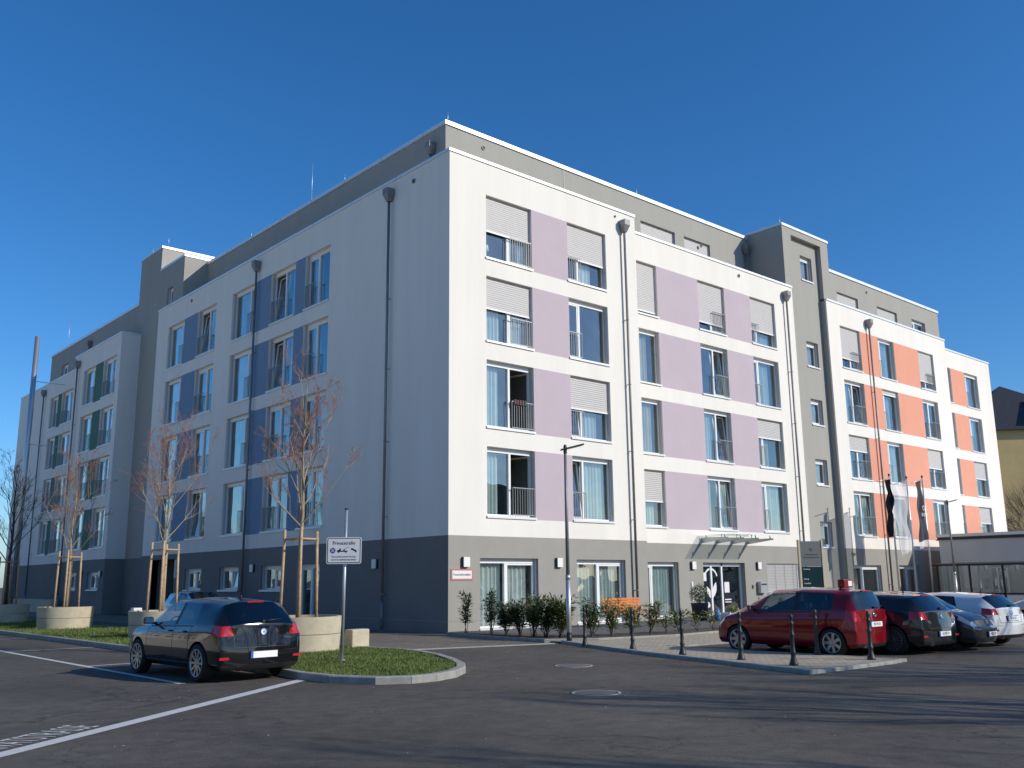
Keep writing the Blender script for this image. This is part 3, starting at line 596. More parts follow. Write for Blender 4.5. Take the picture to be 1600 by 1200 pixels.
downpipe((0,3.45,0),(-1,0,0),15.85); downpipe((0,14.0,0),(-1,0,0),15.88); downpipe((0,38.9,0),(-1,0,0),15.8); downpipe((1.1,50.2,0),(-1,0,0),15.8)
downpipe((2.45,4.2,0),(-1,0,0),18.75,16.0); downpipe((2.45,45,0),(-1,0,0),18.75,16.0); downpipe((22.3,3.45,0),(0,-1,0),18.9,16.0)
# wall lamps
def wlamp(p,N):
    N=V(N); T=V((-N.y,N.x,0)); mb=MB(); mb.box((-.13,0,-.16),(.13,.09,.16),'anthr',X=T,Y=N,O=V(p)); mb.box((-.125,.091,-.155),(.125,.12,.155),'lampw',X=T,Y=N,O=V(p)); mb.build('wall_lamp',BLD)
for x in (.66,4.80): wlamp((x,0,2.2),(0,-1,0))
for x in (10.2,13.78,18.5): wlamp((x,1.2,2.15),(0,-1,0))
for y in (4.07,13.3,31.9,35.2): wlamp((0,y,2.22),(-1,0,0))
# base joint groove
mb=MB(); mb.box((-.004,.0,.37),(9.54,-.004,.385),'rail'); mb.box((-.004,0,.37),(0,21.5,.385),'rail'); mb.build('plinth_joint',BLD)
# entrance door
mb=MB(); y=1.45
for x0,x1 in ((14.50,14.62),(16.02,16.12),(17.40,17.50)): mb.box((x0,y-.04,.06),(x1,y+.04,2.27),'frame')
mb.box((14.62,y-.04,2.12),(17.40,y+.04,2.27),'frame'); mb.box((15.27,y-.045,.06),(15.37,y+.035,2.12),'frame'); mb.box((14.62,y-.038,.06),(17.4,y+.038,.16),'frame')
ent=mb.build('entrance_door',BLD)
mb=MB()
for x0,x1 in ((14.62,15.27),(15.37,16.02),(16.12,17.40)): mb.quad((x0,y,.16),(x1,y,.16),(x1,y,2.12),(x0,y,2.12),m='glass')
mb.build('pane',ent)
mb=MB(); mb.quad((14.5,3.6,0),(17.5,3.6,0),(17.5,3.6,2.3),(14.5,3.6,2.3),m='roomd'); mb.quad((14.5,1.2,2.27),(17.5,1.2,2.27),(17.5,3.6,2.27),(14.5,3.6,2.27),m='room'); mb.quad((14.5,1.5,0),(14.5,3.6,0),(14.5,3.6,2.27),(14.5,1.5,2.27),m='roomd'); mb.quad((17.5,1.5,0),(17.5,3.6,0),(17.5,3.6,2.27),(17.5,1.5,2.27),m='roomd'); mb.quad((14.5,1.2,.061),(17.5,1.2,.061),(17.5,3.6,.061),(14.5,3.6,.061),m='roomd'); mb.build('lobby',ent)
# leaf emblem and notices on the glass
def arc(cx,cz,r0,r1,a0,a1,n=16,sx=1):
    mb=MB()
    for i in range(n):
        t0=a0+(a1-a0)*i/n; t1=a0+(a1-a0)*(i+1)/n
        mb.quad(*[(cx+sx*r*math.cos(t),y-.012,cz+r*math.sin(t)) for r,t in ((r0,t0),(r1,t0),(r1,t1),(r0,t1))],m='signw')
    mb.build('door_emblem',ent)
arc(15.32,1.55,.42,.50,.35,math.pi-.35)
def leafm(cx,cz,L,wd,an):
    mb=MB(); n=8; up=V((math.sin(an),0,math.cos(an))); sd=V((math.cos(an),0,-math.sin(an))); c=V((cx,y-.012,cz)); pa=[c+up*L*i/n+sd*wd*math.sin(math.pi*i/n) for i in range(n+1)]; pb=[c+up*L*i/n-sd*wd*math.sin(math.pi*i/n) for i in range(n+1)]
    for i in range(n): mb.quad(pa[i],pa[i+1],pb[i+1],pb[i],m='signw')
    mb.build('door_emblem',ent)
leafm(15.32,.75,.62,.12,-.55); leafm(15.42,.8,.7,.13,.35); leafm(15.2,.45,.3,.12,-1.2)
for x0,x1,z0,z1 in ((14.72,15.0,1.5,1.86),(16.25,16.6,1.0,1.45),(16.25,16.7,.68,.73),(16.25,16.7,.58,.62)):
    mb=MB(); mb.quad((x0,y-.014,z0),(x1,y-.014,z0),(x1,y-.014,z1),(x0,y-.014,z1),m='signw'); mb.build('door_notice',ent)
# blind window
mb=MB(); z=.96
while z<2.2: mb.quad((19.24,1.30,z),(21.77,1.30,z),(21.77,1.26,z+.062),(19.24,1.26,z+.062),m='signw'); z+=.07
for x in (19.95,20.7,21.4): mb.box((x,1.255,.95),(x+.012,1.262,2.22),'rail')
mb.box((19.2,1.24,.94),(19.26,1.34,2.24),'frame'); mb.box((21.74,1.24,.94),(21.8,1.34,2.24),'frame'); mb.quad((19.2,1.4,.9),(21.8,1.4,.9),(21.8,1.4,2.3),(19.2,1.4,2.3),m='roomd'); mb.box((19.15,1.12,.90),(21.86,1.26,.935),'sill'); mb.build('blind_window',BLD)
# glass canopy over the entrance
mb=MB(); zc=3.24; L=1.45
mb.quad((14.2,1.2-L-.2,zc+.16),(18.0,1.2-L-.2,zc+.16),(18.0,1.16,zc+.16),(14.2,1.16,zc+.16),m='glassc'); can=mb.build('entrance_canopy',BLD)
for i in range(4):
    x=14.5+i*1.1; mb=MB(); mb.quad((x-.02,1.2,zc-.16),(x-.02,1.2,zc+.06),(x-.02,1.2-L+.1,zc+.06),(x-.02,1.2-L+.1,zc+.0),m='galv'); mb.quad((x+.02,1.2,zc-.16),(x+.02,1.2-L+.1,zc+.0),(x+.02,1.2-L+.1,zc+.06),(x+.02,1.2,zc+.06),m='galv')
    mb.quad((x-.02,1.2,zc-.16),(x-.02,1.2-L+.1,zc+.0),(x+.02,1.2-L+.1,zc+.0),(x+.02,1.2,zc-.16),m='galv'); mb.quad((x-.02,1.2,zc+.06),(x+.02,1.2,zc+.06),(x+.02,1.2-L+.1,zc+.06),(x-.02,1.2-L+.1,zc+.06),m='galv'); mb.build('bracket',can)
    for k in (.25,1.2):
        mb=MB(); mb.lathe([(.03,0),(.03,.11)],'steel',10,O=V((x,1.2-k,zc+.062))); mb.build('glass_clamp',can)
# letterbox and plate beside door
mb=MB(); mb.box((18.35,1.0,.95),(18.85,1.2,1.45),'galv'); mb.box((18.4,.985,1.3),(18.8,1.0,1.36),'dark'); mb.build('letterbox',BLD); mb=MB(); mb.box((17.95,1.17,1.15),(18.05,1.2,1.3),'anthr'); mb.build('door_bell',BLD)
# fire brigade notice
mb=MB(); mb.box((.10,-.02,1.63),(.98,-.003,1.98),'red'); mb.box((.15,-.024,1.68),(.93,-.0205,1.93),'signw'); sg=mb.build('notice_plate',BLD)
text('Feuerwehrzufahrt',.115,'text',sg,(.54,-.026,1.805),(1,0,0),(0,0,1),sx=.85)
# flue beside the left end, fixed to the wall with brackets
mb=MB(); mb.tube([(-1.0,45.6,0),(-1.0,45.6,18.6)],.17,'steel',16); 
for z in (6,11,15.4): mb.box((-1.0,45.56,z),(1.12,45.62,z+.05),'steel')
mb.build('flue',BLD)
# lamp and clothes in windows
mb=MB(); mb.lathe([(.10,0),(.10,.02),(.02,.03),(.02,.28),(.11,.3),(.08,.5)],'signw',14,O=V((1.95,.42,12.75))); tag(mb.build('table_lamp'),'small white table lamp on the sill of the topmost window nearest the corner','lamp')
mb=MB(); Rr=random.Random(5)
for i in range(5):
    x=2.85+i*.12; mb.box((x,-.02,7.55),(x+.1,.09,7.74),'pred' if i==1 else 'roomd' if i%2 else 'brown')
tag(mb.build('laundry',bevel=.02),'dark and red clothes hung over the railing of an open window','clothes')

# ------------------------------------------------------------------ neighbouring buildings
def simple_house(name,x0,x1,y0,y1,ze,zr,wall,roof,label,wins=(),cat='building',hip=True):
    e=empty(name,((x0+x1)/2,(y0+y1)/2,0),label=label,cat=cat); o=V(e.location)
    mb=MB(); mb.box((x0-o.x,y0-o.y,0),(x1-o.x,y1-o.y,ze),wall); mb.build('wall',e)
    mb=MB(); k=.5; a=(x0-k-o.x,y0-k-o.y,ze); b=(x1+k-o.x,y0-k-o.y,ze); c=(x1+k-o.x,y1+k-o.y,ze); d=(x0-k-o.x,y1+k-o.y,ze); w=min(x1-x0,y1-y0)/2*(1 if hip else 0)
    if (x1-x0)<(y1-y0): p=(0,y0+w-o.y,zr); q=(0,y1-w-o.y,zr); mb.quad(a,b,p,m=roof); mb.quad(b,c,q,p,m=roof); mb.quad(c,d,q,m=roof); mb.quad(d,a,p,q,m=roof)
    else: p=(x0+w-o.x,0,zr); q=(x1-w-o.x,0,zr); mb.quad(a,b,q,p,m=roof); mb.quad(b,c,q,m=roof); mb.quad(c,d,p,q,m=roof); mb.quad(d,a,p,m=roof)
    mb.quad(a,d,c,b,m='brown'); mb.box((a[0],a[1],ze-.35),(a[0]+.3,d[1],ze-.01),'brown'); mb.build('roof',e)
    for (X0,Y0,Z0,X1,Y1,Z1) in wins:
        mb=MB(); mb.box((X0-o.x,Y0-o.y,Z0),(X1-o.x,Y1-o.y,Z1),'frame'); f=mb.build('window',e)
        mb=MB(); dx,dy=X1-X0,Y1-Y0
        if abs(dx)<abs(dy): mb.box((X0-o.x-.012*(1 if X0<(x0+x1)/2 else -1),Y0-o.y+.08,Z0+.08),(X0-o.x-.002,Y1-o.y-.08,Z1-.08),'paneld')
        else: mb.box((X0-o.x+.08,Y0-o.y-.012,Z0+.08),(X1-o.x-.08,Y0-o.y-.002,Z1-.08),'paneld')
        mb.build('pane',f)
    return e
ycen=CP+(FW*1471.887+RT*(1573-800)-UP*(700-600)).normalized()*118; ycen.z=0
yb=simple_house('yellow_house',ycen.x-8.2,ycen.x+8.2,ycen.y-8.2,ycen.y+8.2,16.2,22.4,'tan','slate','tan yellow house with dark hipped roof and dormer beyond the right end'); yb.rotation_euler=(0,0,math.atan2(RT.y,RT.x)-.08)
mb=MB(); mb.box((1.2,-8.35,17.0),(4.6,-5,18.5),'anthr'); mb.build('dormer',yb); mb=MB(); mb.box((1.6,-8.38,17.2),(4.2,-8.352,18.3),'paneld'); mb.build('dormer_window',yb); mb=MB(); mb.quad((.7,-8.9,18.3),(5.1,-8.9,18.3),(5.1,-3.5,20.1),(.7,-3.5,20.1),m='slate'); mb.build('dormer_roof',yb)
# street opposite: seen in the window reflections
def opp(name,x0,x1,y0,y1,ze,zr,wall,lab,face):
    wn=[]
    if face=='x':
        y=y0+1.5
        while y<y1-2:
            for z in (1.2,4.0,6.8):
                if z+1.4<ze: wn.append((x1,y,z,x1+.03,y+1.1,z+1.4))
            y+=2.6
    else:
        x=x0+1.5
        while x<x1-2:
            for z in (1.2,4.0,6.8):
                if z+1.4<ze: wn.append((x,y1,z,x+1.1,y1+.03,z+1.4))
            x+=2.6
    e=simple_house(name,x0,x1,y0,y1,ze,zr,wall,'slate',lab)
    o=e.location
    for a in wn:
        mb=MB(); mb.box((a[0]-o.x,a[1]-o.y,a[2]),(a[3]-o.x,a[4]-o.y,a[5]),'paneld'); mb.build('window',e)
opp('opposite_house',-52,-40,4,33,9.5,13,'tan','tan house across the car park, seen only in window reflections, nearer one','x')
opp('opposite_house',-54,-40,38,68,9.5,13,'white','pale house across the car park, seen only in window reflections, farther one','x')
opp('opposite_house',16,34,-74,-62,8.0,12,'white','pale house behind the camera, seen in front window reflections, left one','y')
opp('opposite_house',42,70,-78,-64,9.5,14,'tan','tan house behind the camera, seen in front window reflections, right one','y')
# garage building
GX=34.3
e=empty('garage_building',(GX,-6,0),label='low flat-roofed grey garage building with dark fascia at the right edge',cat='building')
mb=MB(); mb.box((0,-12,0),(16,6.1,3.55),'garage'); mb.build('wall',e); mb=MB(); mb.box((-.06,-12.1,3.553),(16.1,6.16,3.70),'brown'); mb.build('fascia',e); mb=MB(); mb.box((-.09,-12.14,3.703),(16.1,6.2,3.86),'coping'); mb.build('roof',e)
# glazed shelter
e=empty('glass_shelter',(31.4,-5,0),label='black steel bike shelter with glass panels beside the grey garage',cat='shelter')
mb=MB(); x0,x1,y0,y1=-.9,1.5,-6,3.6
for i in range(7):
    y=y0+(y1-y0)*i/6; mb.box((x0,y-.04,0),(x0+.08,y+.04,2.15),'dark'); 
    if i in (0,3,6): mb.box((x1-.08,y-.04,0),(x1,y+.04,2.15),'dark')
mb.box((x0,y0,.7),(x0+.06,y1,.78),'dark'); mb.build('post_frame',e)
mb=MB(); mb.quad((x0-.2,y0-.2,2.2),(x1+.1,y0-.2,2.3),(x1+.1,y1+.2,2.3),(x0-.2,y1+.2,2.2),m='dark'); mb.quad((x0-.2,y0-.2,2.10),(x0-.2,y1+.2,2.10),(x0-.2,y1+.2,2.2),(x0-.2,y0-.2,2.2),m='dark'); mb.quad((x0-.2,y1+.2,2.10),(x1+.1,y1+.2,2.15),(x1+.1,y1+.2,2.3),(x0-.2,y1+.2,2.2),m='dark');mb.build('roof',e)
mb=MB(); mb.quad((x0+.03,y0,.8),(x0+.03,y1,.8),(x0+.03,y1,2.1),(x0+.03,y0,2.1),m='glassc'); mb.quad((x0,y1,.1),(x1,y1,.1),(x1,y1,2.1),(x0,y1,2.1),m='glassc'); mb.build('glass_panel',e)
mb=MB(); mb.quad((x0+.04,y0+.1,.1),(x0+.04,y1-.1,.1),(x0+.04,y1-.1,.68),(x0+.04,y0+.1,.68),m='signw'); mb.build('lower_panel',e)

# ------------------------------------------------------------------ poles, flags, lamps, signs
def flagpole(p,h,lab):
    e=empty('flagpole',(p[0],p[1],0),label=lab,cat='flagpole',group='flagpoles in front of the salmon facade')
    mb=MB(); mb.tube([(0,0,0),(0,0,h)],[.05,.035],'galv',10); mb.lathe([(.11,0),(.11,.35)],'galv',10); mb.build('pole',e)
    mb=MB(); mb.lathe([(.05,h),(.05,h+.08),(.02,h+.1)],'dark',10); mb.build('cap',e)
    mb=MB(); mb.tube([(0,0,h-.12),(-1.25,0,h-.38)],.018,'galv',6); mb.build('boom',e); return e
poles=[(26.9,-1.1,6.55),(28.3,-1.3,6.5),(29.6,-1.5,6.6)]
for (x,y,h),lab in zip(poles,('grey flagpole with the furled black flag, leftmost of three','grey flagpole carrying the white flag, middle of three','grey flagpole carrying the dark grey flag, rightmost of three')): flagpole((x,y),h,lab)
def flag(p,h,m,wd,ht,crump,lab,name='flag',hem=None):
    e=empty(name,(p[0],p[1],h),label=lab,cat='flag'); mb=MB(); nx,nz=14,30; Rr=random.Random(int(wd*100)); ph=Rr.uniform(0,6)
    def P(i,j):
        u=i/nx; v=j/nz; x=-.06-wd*u*(1-.35*crump*v); z=-.14-.26*u*wd/1.25-ht*v
        y=.05*math.sin(u*9+v*3+ph)+crump*.22*math.sin(u*14+v*5+ph)+.04*math.sin(v*13+u*3)*(1+crump)
        x+=crump*.06*math.sin(v*9+ph)
        return (x,y,z)
    for i in range(nx):
        for j in range(nz):
            mm=hem if (hem and j>=nz-3) else m
            mb.smooth.add(len(mb.f)); mb.quad(P(i,j),P(i+1,j),P(i+1,j+1),P(i,j+1),m=mm)
    mb.build('cloth',e); return e
flag(poles[0][:2],6.5,'flagk',.30,2.8,.45,'furled black flag hanging limp on the left flagpole')
flag(poles[1][:2],6.5,'flagw',1.45,3.5,.25,'white flag hanging in soft folds on the middle flagpole')
e=flag(poles[2][:2],6.6,'flagd',.8,3.35,.0,'dark grey banner flag with small white emblem on the right flagpole',hem='flagw')
text('DOREA',.24,'signw',e,(-.45,-.16,-1.95),(1,0,0),(0,0,1),name='flag_lettering',sx=.8)
mb=MB(); mb.lathe([(.13,0),(.13,.01),(.09,.011),(.09,0)],'signw',14,O=V((-.45,-.14,-1.6)),A=V((0,-1,0)),caps=False); mb.build('flag_emblem',e)

def lamp(p,h,rz,lab):
    e=empty('street_lamp',(p[0],p[1],0),rz,label=lab,cat='street lamp',group='slim LED street lamps')
    mb=MB(); mb.tube([(0,0,0),(0,0,h*.33)],.062,'galv',12); mb.tube([(0,0,h*.33),(0,0,h-.05)],[.05,.038],'zinc',12); mb.lathe([(.066,h*.32),(.066,h*.345)],'galv',12); mb.lathe([(.068,0),(.068,.28)],'dark',12); mb.build('pole',e)
    mb=MB(); a=rad(14); X=V((math.cos(a),0,math.sin(a))); Z=V((-math.sin(a),0,math.cos(a)))
    mb.box((-.12,-.10,-.012),(.52,.10,.022),'anthr',X=X,Z=Z,O=V((0,0,h))); mb.box((.08,-.08,-.022),(.46,.08,-.0125),'lampw',X=X,Z=Z,O=V((0,0,h))); mb.lathe([(.05,-.12),(.05,.06),(.03,.12)],'anthr',10,O=V((0,0,h))); mb.build('lamp_head',e,bevel=.01)
lamp((-.78,-6.1),5.03,math.atan2(RT.y,RT.x)+.1,'slim grey street lamp standing at the edge of the shrub bed')
lamp((29.11,-2.88),5.2,math.atan2(RT.y,RT.x)+.1,'slim street lamp behind the cars in front of the garage')

# Privatstrasse sign
vx=V((RT.x,RT.y,0)).normalized(); q=rad(2)
e=empty('road_sign',(-8.2,-7.2,0),math.atan2(vx.y,vx.x)-.02,label='white private road tow-away sign on a galvanised pole in the grass',cat='sign')
mb=MB(); mb.tube([(0.0,.06,0),(0.02,.06,3.05)],.032,'galv',12); mb.lathe([(.035,3.05),(.035,3.08)],'dark',12,O=V((.02,.06,0))); mb.lathe([(.09,.085),(.09,.11)],'galv',12,O=V((0,.06,0))); mb.build('pole',e)
def rrect(mb,cx,cz,w_,h_,r,y0,y1,m):
    pts=[]
    for sx,sz,a0 in ((1,1,0),(-1,1,90),(-1,-1,180),(1,-1,270)):
        for k in range(5):
            a=rad(a0+k*22.5); pts.append((cx+sx*(w_/2-r)+r*math.cos(a),cz+sz*(h_/2-r)+r*math.sin(a)))
    n=len(pts); mb.quad(*[(p[0],y0,p[1]) for p in pts][::-1],m=m); mb.quad(*[(p[0],y1,p[1]) for p in pts],m=m)
    for i in range(n): a=pts[i]; b=pts[(i+1)%n]; mb.quad((a[0],y0,a[1]),(b[0],y0,b[1]),(b[0],y1,b[1]),(a[0],y1,a[1]),m=m)
cz=2.23; mb=MB(); rrect(mb,0,cz,.84,.63,.05,-.005,.012,'signw'); rrect(mb,0,cz,.80,.59,.04,-.007,-.0052,'text'); rrect(mb,0,cz,.765,.555,.03,-.009,-.0072,'signw'); pl=mb.build('sign_plate',e); pl.scale=(.84,1,.84); pl.location=(0,0,cz*.16)
F_=(1,0,0); U_=(0,0,1); text('Privatstraße',.115,'text',pl,(0.0,-.011,cz+.175),F_,U_,sx=.98,ext=.001)
text('Widerrechtlich parkende Fahrzeuge',.042,'text',pl,(0,-.011,cz-.145),F_,U_,sx=.95,ext=.001); text('werden kostenpflichtig abgeschleppt',.042,'text',pl,(0,-.011,cz-.215),F_,U_,sx=.98,ext=.001)
mb=MB(); mb.lathe([(.066,0),(.066,.002)],'purple',24,O=V((-.265,-.0092,cz)),A=V((0,-1,0))); 
for s in (-1,1):
    mb.box((-.052,-.0005,-.006),(.052,.0005,.006),'signw',X=V((math.cos(s*.785),0,math.sin(s*.785))),Z=V((-math.sin(s*.785),0,math.cos(s*.785))),O=V((-.265,-.0125,cz)))
def P2(pts,ox=0,oz=0): mb.quad(*[(ox+x,-.0105,cz+oz+z) for x,z in pts],m='text')
P2([(-.16,-.03),(-.07,-.03),(-.07,.05),(-.10,.05),(-.11,.02),(-.16,.01)]); P2([(-.07,-.03),(.09,-.03),(.09,-.005),(-.07,-.005)]); P2([(-.02,-.005),(.03,-.005),(.015,.03),(0,.03)]); P2([(.0,.02),(.13,.085),(.13,.092),(.0,.034)])
for x in (-.12,.05): mb.lathe([(.02,0),(.02,.001)],'text',12,O=V((x,-.0095,cz-.033)),A=V((0,-1,0)))
P2([(.17,.05),(.20,.055),(.31,.0),(.31,-.03),(.28,-.03),(.17,.03)]); 
for x,z in ((.19,.028),(.29,-.03)): mb.lathe([(.017,0),(.017,.001)],'text',12,O=V((x,-.0095,cz+z)),A=V((0,-1,0)))
mb.build('pictograms',pl)
# pylon sign
e=empty('pylon_sign',(12.8,-4.95,0),math.atan2(vx.y,vx.x)+.25,label='upright grey information pylon between two posts behind the red car',cat='sign')
mb=MB()
for s in (-1,1): mb.box((s*.47-.035,-.05,0),(s*.47+.035,.05,2.95),'concrete')
mb.build('post',e)
mb=MB(); mb.box((-.43,-.03,2.0),(.43,.03,2.9),'panel'); pu=mb.build('upper_panel',e); mb=MB(); mb.box((-.43,-.03,.7),(.43,.03,1.985),'paneld'); pd=mb.build('lower_panel',e)
text('Seniorenzentrum',.075,'text',pu,(0,-.033,2.42),F_,U_); text('Seniorenwohnen am Park',.062,'text',pu,(0,-.033,2.32),F_,U_)
mb=MB(); mb.lathe([(.06,0),(.06,.002),(.035,.0025),(.035,0)],'text',16,O=V((0,-.031,2.6)),A=V((0,-1,0)),caps=False); mb.build('emblem',pu)
for i,(s,z) in enumerate((('Verwaltung',1.9),('Empfang',1.55),('Tagespflege',1.4),('Wohnbereich 1-4',1.25),('Restaurant',1.12),('Parken',.98))): text(s,.06,'signw',pd,(-.36,-.033,z),F_,U_,align='LEFT')

# bollards
def bollard_mesh():
    mb=MB(); mb.lathe([(.10,0),(.10,.03),(.085,.05),(.07,.10),(.055,.14),(.05,.20),(.062,.22),(.062,.25),(.048,.27),(.043,.52),(.056,.54),(.056,.58),(.041,.60),(.038,.74),(.054,.755),(.054,.785),(.035,.80),(.030,.84),(.045,.865),(.05,.90),(.04,.935),(.012,.955)],'iron',18); return mb
bl=[((-1.52,-7.38),'closest to the grey street lamp, first of the kerb row'),((-1.86,-9.21),'second along the kerb from the street lamp'),((-2.26,-10.94),'third along the kerb, left of the red car front'),((-2.49,-12.56),'standing before the red car front wheel'),((-2.87,-13.96),'nearest the camera at the pavement tip'),((-.47,-13.0),'close to the red car side before its rear door'),((-.88,-14.39),'standing behind the red car number plate')]
for i,(p,lab) in enumerate(bl):
    if i==0: b0=bollard_mesh().build('bollard'); o=b0
    else: o=b0.copy(); COL.objects.link(o)
    o.location=(p[0],p[1],.05); o.scale=(.82,.82,.95); tag(o,'black cast iron bollard '+lab,'bollard','ornamental bollards round the pavement tip')

# bench
e=empty('park_bench',(6.15,-2.0,.06),label='orange slatted park bench on the terrace behind the shrubs',cat='bench')
mb=MB()
for i in range(5): mb.box((-.95,.28+i*.018,.50+i*.088),(.95,.305+i*.018,.575+i*.088),'benchw')
mb.build('backrest',e,bevel=.006)
mb=MB()
for i in range(5): mb.box((-.95,-.25+i*.10,.43),(.95,-.165+i*.10,.455),'benchw')
mb.build('seat',e,bevel=.006)
for s in (-1,1):
    mb=MB(); mb.tube([(s*.8,-.2,0),(s*.8,-.2,.42),(s*.8,.27,.42),(s*.8,.37,.92)],.02,'galv',8); mb.tube([(s*.8,.25,.42),(s*.8,.3,0)],.02,'galv',8); mb.build('leg',e)
    mb=MB(); mb.tube([(s*.98,-.22,.43),(s*.98,-.22,.64),(s*.98,.3,.66)],.018,'galv',8); mb.build('armrest',e)

# planter pots, bits by the door
def planter(p,r,h,lab,m='concrete'):
    e=empty('tree_planter',(p[0],p[1],.09),label=lab,cat='planter',group='round concrete tree planters')
    for a,b in ((0,.49),(.505,1)):
        mb=MB(); r0,r1=r*(.95+.05*a),r*(.95+.05*b); mb.lathe([(r0,h*a),(r1,h*b)],m,64,caps=False); mb.lathe([(r1,h*b),(r1-.09,h*b)],m,64,caps=False); mb.lathe([(r1-.09,h*b),(r1-.09,h*b-.09)],m,64,caps=False); mb.build('concrete_ring',e)
    mb=MB(); mb.lathe([(r-.095,h-.08),(r-.095,h-.075)],'soil',32); mb.build('soil',e)
pls=[((-7.3,-3.9),'tan round concrete planter right of the black car, under the nearest tree'),((-7.3,4.2),'grey round concrete planter half hidden behind the black car bonnet'),((-7.4,12.9),'sunlit round concrete planter on the grass at the left'),((-7.45,20.9),'shaded round concrete planter at the left edge')]
for p,l in pls: planter(p,.95,.76,l)
mb=MB(); mb.box((-.28,-.14,0),(.28,.14,.42),'concrete'); o=mb.build('stone_block',bevel=.03,loc=(-5.85,-4.05,.09)); o.rotation_euler=(0,0,.2); tag(o,'small weathered concrete block on the grass beside the planter','block')
mb=MB(); mb.box((-.13,-.13,0),(.13,.13,.80),'signw'); mb.box((-.135,-.135,.62),(.135,.135,.66),'concd'); tag(mb.build('marker_post',loc=(-7.2,6.6,.09),bevel=.01),'short cream square post behind the grey planter','post')
mb=MB(); mb.box((0,0,0),(.35,9.5,.78),'concrete'); mb.box((0,3.1,.0),(-.01,3.13,.78),'concd'); mb.box((0,6.2,.0),(-.01,6.23,.78),'concd'); tag(mb.build('low_wall',loc=(-1.0,37.2,0)),'low pale concrete wall against the far left facade','wall')
e=empty('plant_pot',(10.9,-1.3,.06),label='tall dark pot with clipped ball shrub left of the entrance',cat='potted plant')
mb=MB(); mb.lathe([(.24,0),(.33,.62),(.34,.65),(.29,.65),(.28,.6)],'anthr',20,caps=True); mb.build('pot',e)
mb=MB(); Rr=random.Random(9)
for _ in range(1300):
    v=V((Rr.gauss(0,1),Rr.gauss(0,1),Rr.gauss(0,1))).normalized()*(.34*Rr.uniform(.75,1.12)); c=v+V((0,0,.98)); t=V((Rr.gauss(0,1),Rr.gauss(0,1),Rr.gauss(0,1))).normalized()*.028; s=v.cross(t).normalized()*.014; mb.quad(c-t,c+s,c+t,c-s,m='leafd')
mb.tube([(0,0,.6),(0,0,.9)],.02,'bark',6); mb.build('foliage',e)
mb=MB(); mb.tube([(0,0,0),(0,0,1.0)],.05,'signw',12); mb.lathe([(.05,1.0),(.06,1.02),(.06,1.4),(.03,1.43)],'lampw',12); tag(mb.build('bollard_light',loc=(12.6,.35,.06)),'slim white bollard light left of the glass entrance door','light')
mb=MB(); mb.lathe([(.10,0),(.11,.08),(.11,.32),(.06,.42),(.03,.45)],'bluebag',14); tag(mb.build('gas_bottle',loc=(11.75,-1.45,.06)),'small blue canister beside the dark plant pot','canister')
mb=MB(); mb.lathe([(.15,0),(.18,.25),(.16,.3)],'signw',14); tag(mb.build('flower_pot',loc=(11.5,-2.0,.06)),'small whitish flower pot in front of the dark pot','pot')

